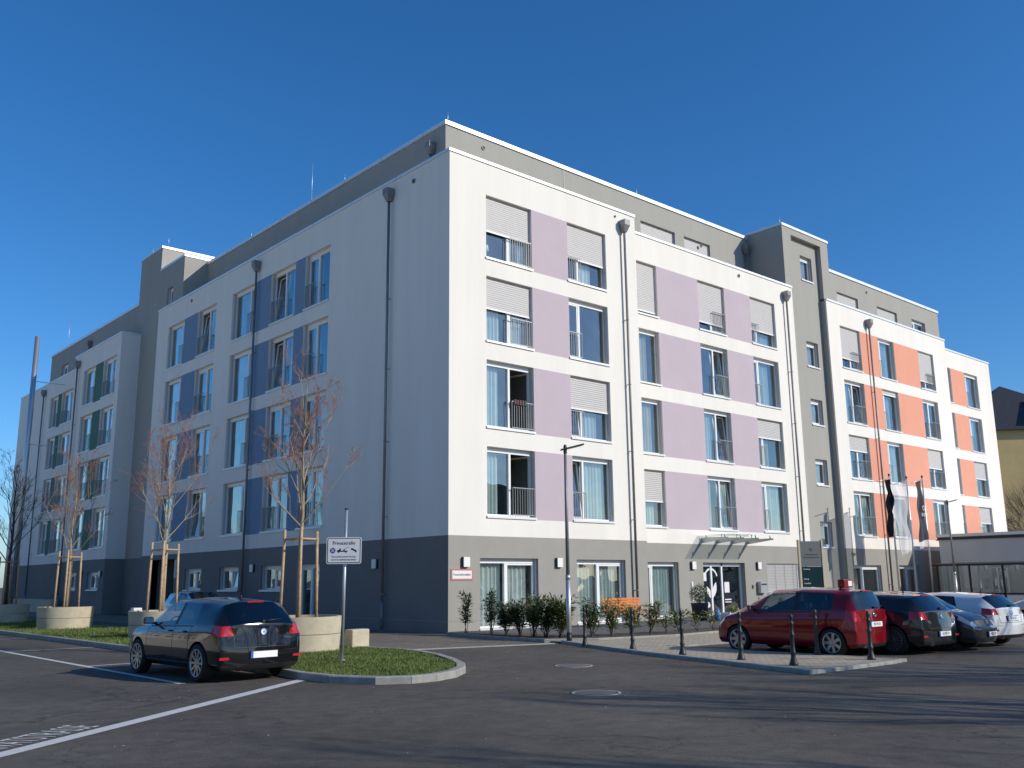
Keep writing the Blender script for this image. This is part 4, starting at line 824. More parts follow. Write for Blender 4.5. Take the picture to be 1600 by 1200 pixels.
# ------------------------------------------------------------------ cars
def car(name,label,loc,rz,P,paintm,plate=None,rimm='rim',spokes=10,group='cars parked in front of the building',front_plate=False,text_rear=None,roofthing=None,cat='car'):
    L,W,H=P['L'],P['W']/2,P['H']; ra,fa=P['ra'],P['fa']; wr=P['wr']
    yr=-L/2; yf=L/2; hb=P['belt']; e=empty(name,loc,rz,label=label,cat=cat,group=group); e.scale=(P.get('sc',.90),)*3
    BW=P.get('bw',.93)
    # stations: (y_low, widthfactor, belt z, y_up, z_up(row7/8), upper width factors (6,7))
    S=P['st'](P) if callable(P['st']) else P['st']
    rows=[(.20,.84),(.30,.965),(.53,1.0),(P['sh'],.985),(None,BW)]
    verts=[]; idx={}
    def add(k,co_):
        idx[k]=len(verts); verts.append(co_)
    n=len(S)
    for i,s in enumerate(S):
        yl,wf,bz,yu,zu,w6,w7=s[:7]; zr6=s[7]
        for j,(z,f) in enumerate(rows):
            zz=bz if z is None else (z if j<3 else min(z,bz-.10)); y=yl
            if i==0: y=yl+(.0,0.0,-.03,.0,.06)[j]
            if i==n-1: y=yl+(-.02,0.0,.0,-.02,-.06)[j]
            add((i,j+1,1),(W*f*wf,y,zz))
        add((i,6,1),(W*w6,yu,zr6)); add((i,7,1),(W*w7,yu+s[8],zu)); add((i,8,0),(0,yu+s[8]*1.6,zu+s[9]))
        add((i,0,0),(0,yl,.22))
        for j in range(1,8): x,y,z=verts[idx[(i,j,1)]]; add((i,j,-1),(-x,y,z))
    # tail and nose grids
    def grid(tagk,i,ys,flip):
        for j,(z,f) in enumerate(rows[:4]):
            zz=verts[idx[(i,j+1,1)]][2]
            for c in (6,7,8):
                if c==8: add((tagk,j+1,8,0),(0,ys[j]*1.0+(-.035 if flip else .05),zz))
                else:
                    wv=(W*.60 if c==6 else W*.36); yy=ys[j]+(-.01 if c==7 else .03)*(1 if flip else -1)
                    add((tagk,j+1,c,1),(wv,yy,zz)); add((tagk,j+1,c,-1),(-wv,yy,zz))
    grid('T',0,P['tail'],True); grid('N',n-1,P['nose'],False)
    faces=[];fm=[]
    mats=['paint','glassF','glassR','glassB','tail','head','black','glassW','grille']
    def F4(a,b,c,d,m,s):
        q=[idx[a],idx[b],idx[c],idx[d]]
        q2=[]; [q2.append(z) for z in q if z not in q2]
        if s<0: q2=q2[::-1]
        faces.append(q2); fm.append(mats.index(m))
    def K(i,j,s): return (i,j,0) if j in (0,8) else (i,j,s)
    for s in (1,-1):
        for i in range(n-1):
            for j in range(0,8):
                m='paint'
                sm=P['mats'].get((i,j)) 
                if sm: m=sm
                if j==0: m='black'
                F4(K(i,j,s),K(i,j+1,s),K(i+1,j+1,s),K(i+1,j,s),m,-s)
        for tg,i,sg in (('T',0,1),('N',n-1,-1)):
            def G(j,c):
                if c==5: return (i,j,s)
                if j==5: return K(i,c,s)
                return (tg,j,c,0) if c==8 else (tg,j,c,s)
            for j in range(1,5):
                for c in (5,6,7):
                    if j==4 and c==5: pass
                    m=P['mats'].get((tg,j,c),'paint'); F4(G(j,c),G(j,c+1),G(j+1,c+1),G(j+1,c),m,-s*sg)
            # bottom
            q=[(i,0,0),(i,1,s),(tg,1,6,s),(tg,1,7,s),(tg,1,8,0)]; f=[idx[k] for k in q]; f=f[::-1] if s*sg>0 else f; faces.append(f[::-1]); fm.append(mats.index('black'))
    me=bpy.data.meshes.new('t'); me.from_pydata(verts,[],faces); 
    bm=bmesh.new(); bm.from_mesh(me); bmesh.ops.remove_doubles(bm,verts=bm.verts,dist=1e-5); bmesh.ops.recalc_face_normals(bm,faces=bm.faces)
    bm.faces.ensure_lookup_table(); 
    cl=bm.edges.layers.float.get('crease_edge') or bm.edges.layers.float.new('crease_edge')
    for k,f in enumerate(bm.faces): f.material_index=fm[k]
    vc=bm.verts.layers.float.get('crease_vert') or bm.verts.layers.float.new('crease_vert'); gi={mats.index(q) for q in ('glassF','glassR','glassB','glassW','tail','head','grille')}
    for ed in bm.edges:
        ms={f.material_index for f in ed.link_faces}
        if len(ms)>1:
            ed[cl]=.9
            if ms&gi:
                for v_ in ed.verts: v_[vc]=.62
    for i_ in range(n-1):
        for s_ in (1,-1):
            for j_,cv in ((5,.45),(4,.3),(2,.4)):
                a_,b_=V(verts[idx[(i_,j_,s_)]]),V(verts[idx[(i_+1,j_,s_)]])
                va=min(bm.verts,key=lambda q:(q.co-a_).length_squared); vb=min(bm.verts,key=lambda q:(q.co-b_).length_squared)
                ed=bm.edges.get((va,vb))
                if ed: ed[cl]=max(ed[cl],cv)
    for s_ in (1,-1):
        for i_ in (0,n-1):
            for j_ in (1,2,3,4):
                a_,b_=V(verts[idx[(i_,j_,s_)]]),V(verts[idx[(i_,j_+1,s_)]])
                va=min(bm.verts,key=lambda q:(q.co-a_).length_squared); vb=min(bm.verts,key=lambda q:(q.co-b_).length_squared)
                ed=bm.edges.get((va,vb))
                if ed: ed[cl]=max(ed[cl],.38)
    for c_a,c_b in ((5,6),(6,7),(7,8)):
        for s_ in (1,-1):
            for j_,cv in ((5,.55),(2,.35)):
                ka=(0,5,s_) if c_a==5 and j_==5 else (0,j_,s_) if c_a==5 else ((0,c_a,s_) if j_==5 else ('T',j_,c_a,s_))
                kb=((0,8,0) if c_b==8 else (0,c_b,s_)) if j_==5 else (('T',j_,8,0) if c_b==8 else ('T',j_,c_b,s_))
                a_,b_=V(verts[idx[ka]]),V(verts[idx[kb]])
                va=min(bm.verts,key=lambda q:(q.co-a_).length_squared); vb=min(bm.verts,key=lambda q:(q.co-b_).length_squared)
                ed=bm.edges.get((va,vb))
                if ed: ed[cl]=max(ed[cl],cv)
    bm.to_mesh(me); bm.free()
    for mm in mats: me.materials.append(None)
    for p in me.polygons: p.use_smooth=True
    to=bpy.data.objects.new('t',me); COL.objects.link(to)
    sb=to.modifiers.new('s','SUBSURF'); sb.levels=3; sb.render_levels=3
    # wheel arch cutters
    cut=MB()
    for y in (ra,fa):
        for s in (1,-1): cut.lathe([(wr+.045,0),(wr+.045,.34)],'dark',40,O=V((s*(W-.30),y,wr+.005)),A=V((s,0,0)),smooth=False)
    cu=cut.build('cut'); bo=to.modifiers.new('b','BOOLEAN'); bo.object=cu; bo.operation='DIFFERENCE'; bo.solver='EXACT'
    dg=bpy.context.evaluated_depsgraph_get(); dg.update(); ev=to.evaluated_get(dg); m2=bpy.data.meshes.new_from_object(ev)
    V2=[v.co.copy() for v in m2.vertices]; PL=[(tuple(p.vertices),p.material_index,p.center.copy()) for p in m2.polygons]
    bpy.data.objects.remove(to); bpy.data.objects.remove(cu)
    bv=BVHTree.FromPolygons(V2,[p[0] for p in PL])
    groups={}
    for vs,mi,c in PL:
        kind=mats[mi] if mi<len(mats) else 'paint'
        for y in (ra,fa):
            dd=math.hypot(c.y-y,c.z-wr-.005)
            if dd<wr+.047 and abs(c.x)>W-.33 and (dd>wr+.03 or abs(abs(c.x)-(W-.30))<.01): kind='arch%d%d'%(y>0,c.x>0)
        side='L' if c.x<0 else 'R'
        key=kind if kind.startswith('arch') else {'paint':'body','black':'underbody','glassF':'side_window_front'+side,'glassR':'side_window_rear'+side,'glassB':'rear_window','glassW':'windscreen','tail':'tail_light'+side,'head':'headlight'+side,'grille':'grille'}[kind]
        groups.setdefault(key,[]).append(vs)
    mm={'body':paintm,'underbody':M['dark'],'wheel_arch':M['dark'],'rear_window':M['cglassd'],'windscreen':M['cglass'],'grille':M['dark']}
    parts={}
    for key,fs in groups.items():
        used={}; vv=[]; ff=[]
        for f in fs:
            g_=[]
            for v in f:
                if v not in used: used[v]=len(vv); vv.append(tuple(V2[v]))
                g_.append(used[v])
            ff.append(g_)
        nm={'side_window_frontL':'side_window','side_window_frontR':'side_window','side_window_rearL':'rear_side_window','side_window_rearR':'rear_side_window','tail_lightL':'tail_light','tail_lightR':'tail_light','headlightL':'headlight','headlightR':'headlight','arch00':'wheel_arch','arch01':'wheel_arch','arch10':'wheel_arch','arch11':'wheel_arch'}.get(key,key)
        mt=mm.get(key) or (M['dark'] if 'arch' in key else M['cglass'] if 'front' in key else M['cglassd'] if 'window' in key else M['tail'] if 'tail' in key else M['head'])
        m3=bpy.data.meshes.new(nm); m3.from_pydata(vv,[],ff); m3.materials.append(mt)
        for p in m3.polygons: p.use_smooth=True
        m3.update()
        if key=='body':
            try: m3.shade_smooth()
            except Exception: pass
        o=bpy.data.objects.new(nm,m3); COL.objects.link(o); o.parent=e; parts[key]=o
    body=parts['body']
    # interior
    sy=-.15 if P['H']<1.7 else 0
    for s in (-1,1):
        mb=MB(); mb.box((s*.36-.23,sy-.05,.35),(s*.36+.23,sy+.38,.60),'seat'); mb.box((s*.36-.22,sy-.22,.5),(s*.36+.22,sy-.06,1.05),'seat'); mb.box((s*.36-.12,sy-.20,1.04),(s*.36+.12,sy-.12,1.22),'seat'); mb.build('car_seat',e)
    mb=MB(); mb.box((-.6,sy-1.05,.45),(.6,sy-.9,1.0),'seat'); mb.build('rear_seat',e,bevel=.03); mb=MB(); mb.box((-W+.15,sy+.85,.6),(W-.15,sy+1.1,.88),'seat'); mb.build('dashboard',e,bevel=.03)
    mb=MB(); c=V((-.36,sy+.72,.92)); A=V((0,-1,.45)).normalized(); u=A.orthogonal().normalized(); w2=A.cross(u); mb.tube([c+(u*math.cos(t*math.pi/10)+w2*math.sin(t*math.pi/10))*.18 for t in range(21)],.014,'seat',6,caps=False); mb.build('steering_wheel',e)
    # wheels
    for y in (ra,fa):
        for s in (1,-1):
            we=MB(); x=s*(W-.115); A=V((s,0,0)); O=V((x,y,wr))
            we.lathe([(wr-.09,-.10),(wr-.02,-.105),(wr-.003,-.085),(wr,-.03),(wr,.03),(wr-.003,.085),(wr-.02,.105),(wr-.085,.10),(wr-.095,.085)],'tyre',36,O=O,A=A,caps=True)
            wo=we.build('wheel',e); rm=MB(); ri=wr-.085
            rm.lathe([(ri,-.05),(ri-.01,.03),(ri+.004,.106),(ri-.012,.108),(ri-.03,.06),(ri-.035,-.04)],rimm,36,O=O,A=A,caps=False)
            rm.lathe([(.055,.02),(.055,.085),(.03,.095),(.028,.092)],rimm,16,O=O,A=A,caps=True)
            for k in range(spokes):
                t=2*math.pi*k/spokes; r_=V((0,math.cos(t),math.sin(t))); tt=V((0,-math.sin(t),math.cos(t)))
                w0,w1=(.018,.024) if spokes>8 else (.03,.045)
                p=[O+A*.085+r_*.04-tt*w0,O+A*.085+r_*.04+tt*w0,O+A*.098+r_*(ri-.008)+tt*w1*.8,O+A*.098+r_*(ri-.008)-tt*w1*.8]
                rm.quad(*(p if s>0 else p[::-1]),m=rimm); pb=[q_-A*.03 for q_ in p]
                rm.quad(p[1],p[2],pb[2],pb[1],m=rimm); rm.quad(p[3],p[0],pb[0],pb[3],m=rimm)
            rm.lathe([(ri-.03,-.02),(ri-.03,-.015)],'dark',24,O=O,A=A); rm.build('rim',wo)
    # helpers that lay details on the shell
    def hit(o_,d_):
        r=bv.ray_cast(V(o_),V(d_)); return r[0],r[1]
    def seam(pts,d_,name='panel_gap',wd=.010,m='dark',par=body):
        mb=MB(); Q=[]
        for a,b in zip(pts[:-1],pts[1:]):
            for k in range(17): Q.append(V(a).lerp(V(b),k/16))
        H_=[]
        for q_ in Q:
            h,nn_=hit(q_,d_)
            if h is not None: H_.append((h,nn_))
        for (h0,n0),(h1,n1) in zip(H_[:-1],H_[1:]):
            t=(h1-h0); 
            if t.length<1e-4 or t.length>.13: continue
            nrm=n0 if n0.dot(V(d_))<0 else -n0; w_=t.normalized().cross(nrm).normalized()*wd/2; o1=nrm*.0025
            mb.quad(h0-w_+o1,h1-w_+o1,h1+w_+o1,h0+w_+o1,m=m)
        if mb.f: mb.build(name,par)
    for s in (-1,1):
        d_=(-s,0,0); X_=s*2
        for (yb_,yt_) in P['doors']: seam([(X_,yb_,.33),(X_,yb_,hb-.25),(X_,yt_,hb-.02)],d_)
        seam([(X_,P['doors'][0][0],.30),(X_,P['doors'][-1][0],.30)],d_)
        seam([(X_,P['doors'][0][0]-.12,hb-.012),(X_,P['doors'][-1][0]-.12,hb-.055)],d_,'window_trim',.024,P.get('trim','dark'),e)
        for yh in P['handles']:
            h,nn_=hit((X_,yh,hb-.11),d_)
            if h is not None:
                mb=MB(); mb.tube([h+V((s*.008,-.09,0)),h+V((s*.032,-.06,0)),h+V((s*.032,.06,0)),h+V((s*.008,.09,0))],.012,paintm,8); mb.build('door_handle',e)
        # mirror
        ym=P['mirror']; h,nn_=hit((X_,ym,hb+.02),d_)
        if h is None: h=V((s*W*.9,ym,hb))
        mb=MB(); mb.box((s*(W-.03),ym-.05,hb-.01),(s*(W+.17),ym+.05,hb+.12),paintm); mo=mb.build('wing_mirror',e,bevel=.035); mb=MB(); mb.box((s*(W-.01),ym-.056,hb+.01),(s*(W+.15),ym-.0505,hb+.105),'chrome'); mb.build('mirror_glass',mo); mb=MB(); mb.box((s*(W-.14),ym-.02,hb-.02),(s*(W-.02),ym+.03,hb+.02),'dark'); mb.build('mirror_arm',mo)
        # tail gate / bumper trim, reflectors
        seam([(s*.62*W,-5,hb+.0),(s*.60*W,-5,P['gate']),(0,-5,P['gate'])],(0,1,0))
        seam([(s*W*.95,-5,.53),(s*.5*W,-5,.53)],(0,1,0),wd=.006)
        if P.get('refl'):
            h,nn_=hit((s*W*.78,-5,.42),(0,1,0))
            if h is not None: mb=MB(); mb.box((-.11,-.012,-.022),(.11,.01,.022),'tail',X=V((1,0,0)),O=h); mb.build('reflector',e)
        seam([(s*.70*W,yf-1.0,3),(s*.70*W,yf-.25,3)],(0,0,-1))
    seam([(-.7*W,yf-.25,3),(.7*W,yf-.25,3)],(0,0,-1))
    # diffuser strip and plate
    pz=P['platez']
    def plate_at(yside,zp,nm='number_plate'):
        h,nn_=hit((0,yside*5,zp),(0,-yside,0))
        if h is None: return
        s=yside; mb=MB(); K=dict(X=V((-s,0,0)),Y=V((0,s,0)),O=V((0,h.y,zp)))
        mb.box((-.27,-.03,-.065),(.27,.012,.065),'dark',**K); mb.box((-.26,.0125,-.055),(.26,.016,.055),'plate',**K); mb.box((-.26,.0162,-.055),(-.215,.0175,.055),'plateb',**K); po=mb.build(nm,e)
        if plate: text(plate,.085,'text',po,V((-s*.02,h.y+s*.019,zp)),V((-s,0,0)),V((0,0,1)),sx=.85,ext=.0005,name='plate_lettering')
    if not P.get('noplate'): plate_at(-1,pz)
    if front_plate: plate_at(1,P['fplatez'])
    # badge
    h,nn_=hit((0,-5,P['badge']),(0,1,0))
    if h is not None and not front_plate:
        mb=MB(); mb.lathe([(.06,0),(.06,.012),(.045,.014),(.045,.006)],'chrome',20,O=V((0,h.y-.002,P['badge'])),A=V((0,-1,.15))); mb.quad((-.035,h.y-.018,P['badge']+.03),(-.0,h.y-.018,P['badge']-.035),(.035,h.y-.018,P['badge']+.03),(.0,h.y-.018,P['badge']+.0),m='chrome'); mb.build('badge',e)
    if front_plate:
        h,_=hit((0,5,P['fbadge']),(0,-1,0))
        if h is not None: mb=MB(); mb.lathe([(.06,0),(.06,.015),(.045,.017),(.045,.01)],'chrome',20,O=V((0,h.y+.002,P['fbadge'])),A=V((0,1,0))); mb.build('badge',e)
    # wiper, high brake light, antenna
    h,_=hit((0,-5,hb+.07),(0,1,0))
    if h is not None and P.get('wiper',1):
        mb=MB(); mb.tube([h+V((0,-.03,0)),h+V((.36,-.035,.03))],[.015,.008],'dark',6); mb.lathe([(.025,-.03),(.025,.03)],'dark',8,O=h+V((0,-.02,0)),A=V((0,1,0))); mb.build('wiper',e)
    zt=H-.075; h,_=hit((0,-5,zt),(0,1,0))
    if h is not None:
        mb=MB(); mb.box((-.16,-.012,-.014),(.16,.02,.014),'tail',O=h); mb.build('brake_light',e)
    mb=MB(); mb.lathe([(.03,0),(.015,.05),(.004,.07)],'dark',8,O=V((0,P.get('anty',-1.2),H-.02))); mb.build('aerial',e)
    # exhaust and rear valance
    h,_=hit((-.45,-5,.30),(0,1,0))
    if h is not None:
        mb=MB(); mb.tube([h+V((0,.15,-.06)),h+V((0,-.02,-.06))],.035,'chrome',12,caps=False); mb.build('exhaust',e)
    return e,hit
CARS=[]
def st_hatch(P):
    L,H,hb=P['L'],P['H'],P['belt']; y0=-L/2; r=P['rx']
    # yl, wf, beltz, yu, zu, w6, w7, z6, dy, dz
    return [(y0+.10,.90,hb-.0,y0+.09,hb+.02,.70,.45,hb+.0,-.03,.01),
            (y0+.36,.965,hb+.02,y0+.46,H-.075,.66,.44,H-.13,-.05,.012),
            (y0+1.02,1.0,hb+.01,y0+1.18,H-.025,.70,.50,H-.10,0,.018),
            (-.36+r,1.0,hb-.01,-.36+r,H-.01,.715,.52,H-.085,0,.02),
            (-.27+r,1.0,hb-.012,-.28+r,H-.01,.715,.52,H-.085,0,.02),
            (.66+r,1.0,hb-.04,.34+r,H-.05,.70,.50,H-.12,.03,.02),
            (1.00+r,.995,hb-.06,1.12+r,hb+.0,.72,.45,hb-.015,.06,.015),
            (1.55+r,.98,hb-.12,1.58+r,hb-.07,.72,.44,hb-.085,.0,.012),
            (L/2-.13,.86,hb-.28,L/2-.20,hb-.235,.66,.42,hb-.255,.05,.012)]
gl={(0,6):'glassB',(0,7):'glassB',(2,5):'glassR',(3,5):'black',(4,5):'glassF',(5,6):'glassW',(5,7):'glassW',(0,4):'tail',('T',4,5):'tail',('N',4,5):'head',('N',4,6):'grille',('N',4,7):'grille',('N',2,6):'grille',('N',2,7):'grille',(7,4):'head',('T',1,5):'black',('T',1,6):'black',('T',1,7):'black'}
def hatch(L=4.26,W=1.79,H=1.46,belt=.97,rx=0,**k):
    P=dict(L=L,W=W,H=H,ra=-L/2+.80,fa=L/2-.86,wr=.325,belt=belt,st=st_hatch,rx=rx,sh=.80,mats=dict(gl),tail=[-L/2+.07,-L/2+.02,-L/2-.0,-L/2+.05],nose=[L/2-.06,L/2-.01,L/2+.0,L/2-.08],doors=[(-.95+rx,-1.0+rx),(-.31+rx,-.31+rx),(.86+rx,.80+rx)],handles=[-.75+rx,-.14+rx],mirror=.62+rx,gate=.60,platez=.47,fplatez=.40,badge=.86,fbadge=.66,refl=True)
    P.update(k); return P
def on_ground(x,y): return (x,y,0)
# black hatchback in the parking bay
ce,ht=car('parked_car','glossy black hatchback seen from behind in the marked bay at the left',(-10.78,-6.84,0),rad(2.1),hatch(sc=.94,H=1.45),M['pblack'],plate=None,spokes=10,group='parked cars')
text('GOLF',.055,'chrome',ce,(-.47,-2.150,.745),(1,0,0),(0,0,1),name='model_lettering'); text('4MOTION',.035,'chrome',ce,(.47,-2.150,.745),(1,0,0),(0,0,1),name='model_lettering')
# red compact van
def st_van(P):
    L,H,hb=P['L'],P['H'],P['belt']; y0=-L/2
    return [(y0+.10,.90,hb,y0+.08,hb+.03,.74,.48,hb+.0,-.03,.01),
            (y0+.30,.97,hb+.03,y0+.30,H-.08,.68,.46,H-.15,-.06,.015),
            (y0+.62,.995,hb+.02,y0+.62,H-.03,.73,.52,H-.12,0,.02),
            (-.50,1.0,hb-.0,-.50,H-.0,.745,.54,H-.09,0,.02),
            (-.40,1.0,hb-.0,-.41,H-.0,.745,.54,H-.09,0,.02),
            (.62,1.0,hb-.05,.28,H-.05,.72,.52,H-.13,.03,.02),
            (1.30,.99,hb-.10,1.36,hb-.03,.70,.45,hb-.05,.05,.015),
            (1.62,.97,hb-.18,1.66,hb-.12,.68,.42,hb-.14,.0,.012),
            (L/2-.12,.84,hb-.34,L/2-.20,hb-.28,.60,.40,hb-.30,.05,.012)]
vm=dict(gl); vm[(0,4)]='tail'; vm[('T',4,5)]='tail'
VAN=dict(L=4.05,W=1.72,H=1.54,ra=-1.36,fa=1.21,wr=.315,belt=1.02,st=st_van,rx=0,sh=.80,mats=vm,tail=[-1.97,-2.01,-2.02,-1.98],nose=[1.97,2.01,2.0,1.93],doors=[(-1.0,-1.1),(-.45,-.45),(.80,.75)],handles=[-.85,-.28],mirror=.72,gate=.55,platez=.72,fplatez=.4,badge=.93,fbadge=.7,refl=False)
re_,ht=car('parked_car','dark red compact van with a red sign box on its roof, beside the bollards',(.50,-12.0,.0),rad(-.5),VAN,M['pred'],plate='MZ PA 53',spokes=7,group='parked cars')
e=empty('roof_sign_box',(.48,-13.2,1.385),rad(-1),label='small red and white driving school sign box on the roof of the red van',cat='sign'); mb=MB(); mb.box((-.17,-.08,0),(.17,.08,.17),'pred'); mb.build('box',e,bevel=.015); mb=MB(); mb.box((-.02,-.086,.03),(.13,-.081,.14),'signw'); mb.build('white_panel',e)
car('parked_car','anthracite hatchback seen from behind, right next to the red van',(2.02,-12.64,0),rad(-3),hatch(H=1.41),M['pdark'],plate='GG MD 75',rimm='rimd',spokes=16,group='parked cars')
car('parked_car','brown-grey hatchback facing the camera with headlights, between two reversed cars',(3.5,-13.05,0),rad(182),hatch(L=3.97,W=1.68,H=1.41,belt=.96),M['pgrey'],plate='MZ LL 52',rimm='rimd',spokes=10,front_plate=True,group='parked cars')
car('parked_car','white three-door hatchback seen from behind with red lights, near the shelter',(5.3,-12.95,0),rad(-6),hatch(L=3.95,W=1.74,H=1.36,belt=.95,platez=.70,badge=.84),M['pwhite'],plate='MZ AL 81',spokes=10,group='parked cars')
car('parked_car','silver car cut off by the right edge of the picture',(12.4,-13.6,0),rad(0),VAN,M['psilver'],plate=None,spokes=7,group='parked cars')
car('parked_car','silver-blue hatchback in the shade of the facade behind the middle tree',(-2.6,12.6,0),rad(180),hatch(H=1.5),M['psilver'],plate=None,spokes=10,group='parked cars')

# ------------------------------------------------------------------ trees
def tree(name,p,label,seed,H0,trunk_h,crown,budm,barkm,z0=.0,r0=.075,spread=.55,levels=4,group=None,stake=True,nb=None,first=9,dens=1.0,budn=1.0,cat='tree'):
    Rr=random.Random(seed); e=empty(name,(p[0],p[1],z0),label=label,cat=cat,group=group)
    tr=MB(); tw=MB(); bu=MB()
    def rv(s): return V((Rr.gauss(0,s),Rr.gauss(0,s),Rr.gauss(0,s)))
    # central leader
    pts=[];rs=[]; n=9
    for i in range(n+1):
        t=i/n; pts.append(V((math.sin(i*1.3+seed)*.03*i*.3,math.cos(i*1.1+seed)*.03*i*.3,H0*t))); rs.append(max(r0*(1-t)**.8*(1.0),.006))
    tr.tube(pts,rs,barkm,8)
    def lead(z): 
        t=max(0,min(.999,z/H0))*n; i=int(t); return pts[i].lerp(pts[i+1],t-i)
    def branch(o,d,L,r,lv):
        k=5 if lv<2 else 4; P=[o]; dd=d.copy(); rr=[r]
        for i in range(k):
            dd=(dd+rv(.10)+V((0,0,.10 if lv<2 else .04))).normalized(); P.append(P[-1]+dd*L/k); rr.append(max(r*(1-(i+1)/k*.75),.0028))
        (tr if lv==0 else tw).tube(P,rr,barkm if lv<2 else (budm if Rr.random()<.6 else barkm),5 if lv<2 else 3,caps=False)
        if lv<levels-1:
            m_=int(Rr.randint(4,6)*dens)
            for q_ in range(m_):
                t=Rr.uniform(.22,.98); i=min(k-1,int(t*k)); pp=P[i].lerp(P[i+1],t*k-i); dr=(P[i+1]-P[i]).normalized(); s=rv(1); s=(s-dr*s.dot(dr)).normalized()
                branch(pp,(dr*.75+s*.62+V((0,0,.25))).normalized(),L*Rr.uniform(.32,.55),max(r*.5,.003),lv+1)
        else:
            for q_ in range(int(4*budn)):
                t=Rr.uniform(.2,1); i=min(k-1,int(t*k)); pp=P[i].lerp(P[i+1],t*k-i)+rv(.012); a=rv(1).normalized()*.016; b=a.orthogonal().normalized()*.006; bu.quad(pp-a,pp+b,pp+a,pp-b,m=budm)
    for i in range(first):
        z=trunk_h+(H0-trunk_h)*(i/first)**1.25*.8; az=i*2.4+seed; ln=crown*(1-.45*(i/first))*Rr.uniform(.8,1.15); up=.75+.9*(i/first)
        branch(lead(z),V((math.cos(az)*spread,math.sin(az)*spread,up*spread+.25)).normalized(),ln,r0*.34*(1-.4*i/first),0)
    tr.build('trunk',e); t1=tw.build('twigs',e); 
    if bu.f: bu.build('buds',e)
    return e
def stakes(p,z0,label,h=2.0,rz=.3):
    e=empty('tree_stake_frame',(p[0],p[1],z0),rz,label=label,cat='tree stake',group='wooden tree stake frames'); q=.26
    cs=[(q,q),(-q,q),(-q,-q),(q,-q)]
    for i,(x,y) in enumerate(cs):
        mb=MB(); mb.tube([(x*1.12,y*1.12,-.1),(x,y,h+.04*((i*7)%3))],[.037,.033],'wood',9); mb.build('post',e)
    for i in range(4):
        a=V((*cs[i],h-.18)); b=V((*cs[(i+1)%4],h-.18)); mb=MB(); d=(b-a); mb.tube([a-d*.08,b+d*.08],.027,'wood',7); mb.build('crossbar',e)
    mb=MB(); mb.tube([(q,q,h-.6),(-.05,-.05,h-.75)],.028,'wood',6); mb.build('brace',e)
ZP=.09+.69
tree('maple_tree',(-7.35,-3.9),'young maple with red buds nearest the camera, beside the road sign',3,5.5,2.1,2.1,'bud','bark',z0=ZP,r0=.065,spread=.86,group='young maples in planters',first=16,dens=.95,budn=1.3)
tree('maple_tree',(-7.35,4.2),'young maple with red buds behind the black car, second along the strip',8,5.5,1.9,2.3,'bud','bark',z0=ZP,r0=.06,spread=.84,group='young maples in planters',first=16,dens=.95,budn=1.2)
tree('maple_tree',(-7.4,12.9),'young maple with red buds in the sunlit planter at the left',12,5.6,1.7,2.2,'bud','bark',z0=ZP,r0=.06,spread=.84,group='young maples in planters',first=15,dens=.95,budn=1.2)
tree('maple_tree',(-7.45,20.9),'dark bare young tree at the left edge, last along the strip',21,5.9,1.7,2.5,'barkd','barkd',z0=ZP,r0=.08,spread=.7,group='young maples in planters',first=12,budn=.4)
for p,l in zip([(-7.35,-3.9),(-7.35,4.2),(-7.4,12.9),(-7.45,20.9)],('wooden stake frame round the nearest maple beside the road sign','wooden stake frame round the maple behind the black car','wooden stake frame round the maple in the sunlit planter','dark wooden stake frame round the tree at the left edge')): stakes(p,ZP,l,h=2.0)
# bare street trees behind the camera (they cast the shadows on the road) and across the car park
for i,(x,y,h,s) in enumerate([(.5,-29.5,9.5,31),(5.5,-31.5,11,32),(9.5,-26.5,9,33),(13,-31,10.5,36),(-3.5,-33.5,11,35),(-2.2,-27.2,7.5,37),(3,-25.5,7,38)]):
    tree('street_tree',(x,y),'tall bare street tree behind the camera, number %s in the row casting road shadows'%['one','two','three','four','five','six','seven'][i],s,h,2.6,h*.42,'barkd','barkd',r0=.17,spread=.8,group='bare street trees behind the camera',first=14,levels=3,dens=1.1,budn=.5)
for i,(x,y,h,s) in enumerate([(-36,2,10,41),(-37,12,9,42),(-35,24,10,43),(-37,38,9,44)]):
    tree('street_tree',(x,y),'bare tree across the car park mirrored in the side windows, number %s'%['one','two','three','four'][i],s,h,2.2,h*.42,'thatch','barkd',r0=.17,spread=.9,group='bare trees across the car park',first=14,levels=3,dens=1.3,budn=.5)
# distant trees left and right
def far_tree(name,p,h,lab,seed,m='thatch'):
    Rr=random.Random(seed); e=empty(name,(p[0],p[1],0),label=lab,cat='tree'); mb=MB(); mb.tube([(0,0,0),(0,0,h*.5)],[.25,.12],'barkd',7); mb.build('trunk',e); mb=MB()
    for _ in range(1500):
        v=V((Rr.gauss(0,1),Rr.gauss(0,1),Rr.gauss(0,1))).normalized()*Rr.uniform(.2,1)**.5; c=V((v.x*h*.33,v.y*h*.33,h*.62+v.z*h*.36)); d=(v+V((0,0,.6))+V((Rr.gauss(0,.3),Rr.gauss(0,.3),0))).normalized()*h*.08; s=d.orthogonal().normalized()*.02; mb.quad(c-d-s,c-d+s,c+d,m=m)
    mb.build('crown',e)
far_tree('bare_tree',(-20,66),9,'pale bare tree far off at the left edge beyond the strip',51); far_tree('bare_tree',(-26,78),8,'brownish bare tree farthest away at the left edge',52)
far_tree('bare_tree',(66,6.5),9.5,'bare brown tree before the tan house at the right edge',53)

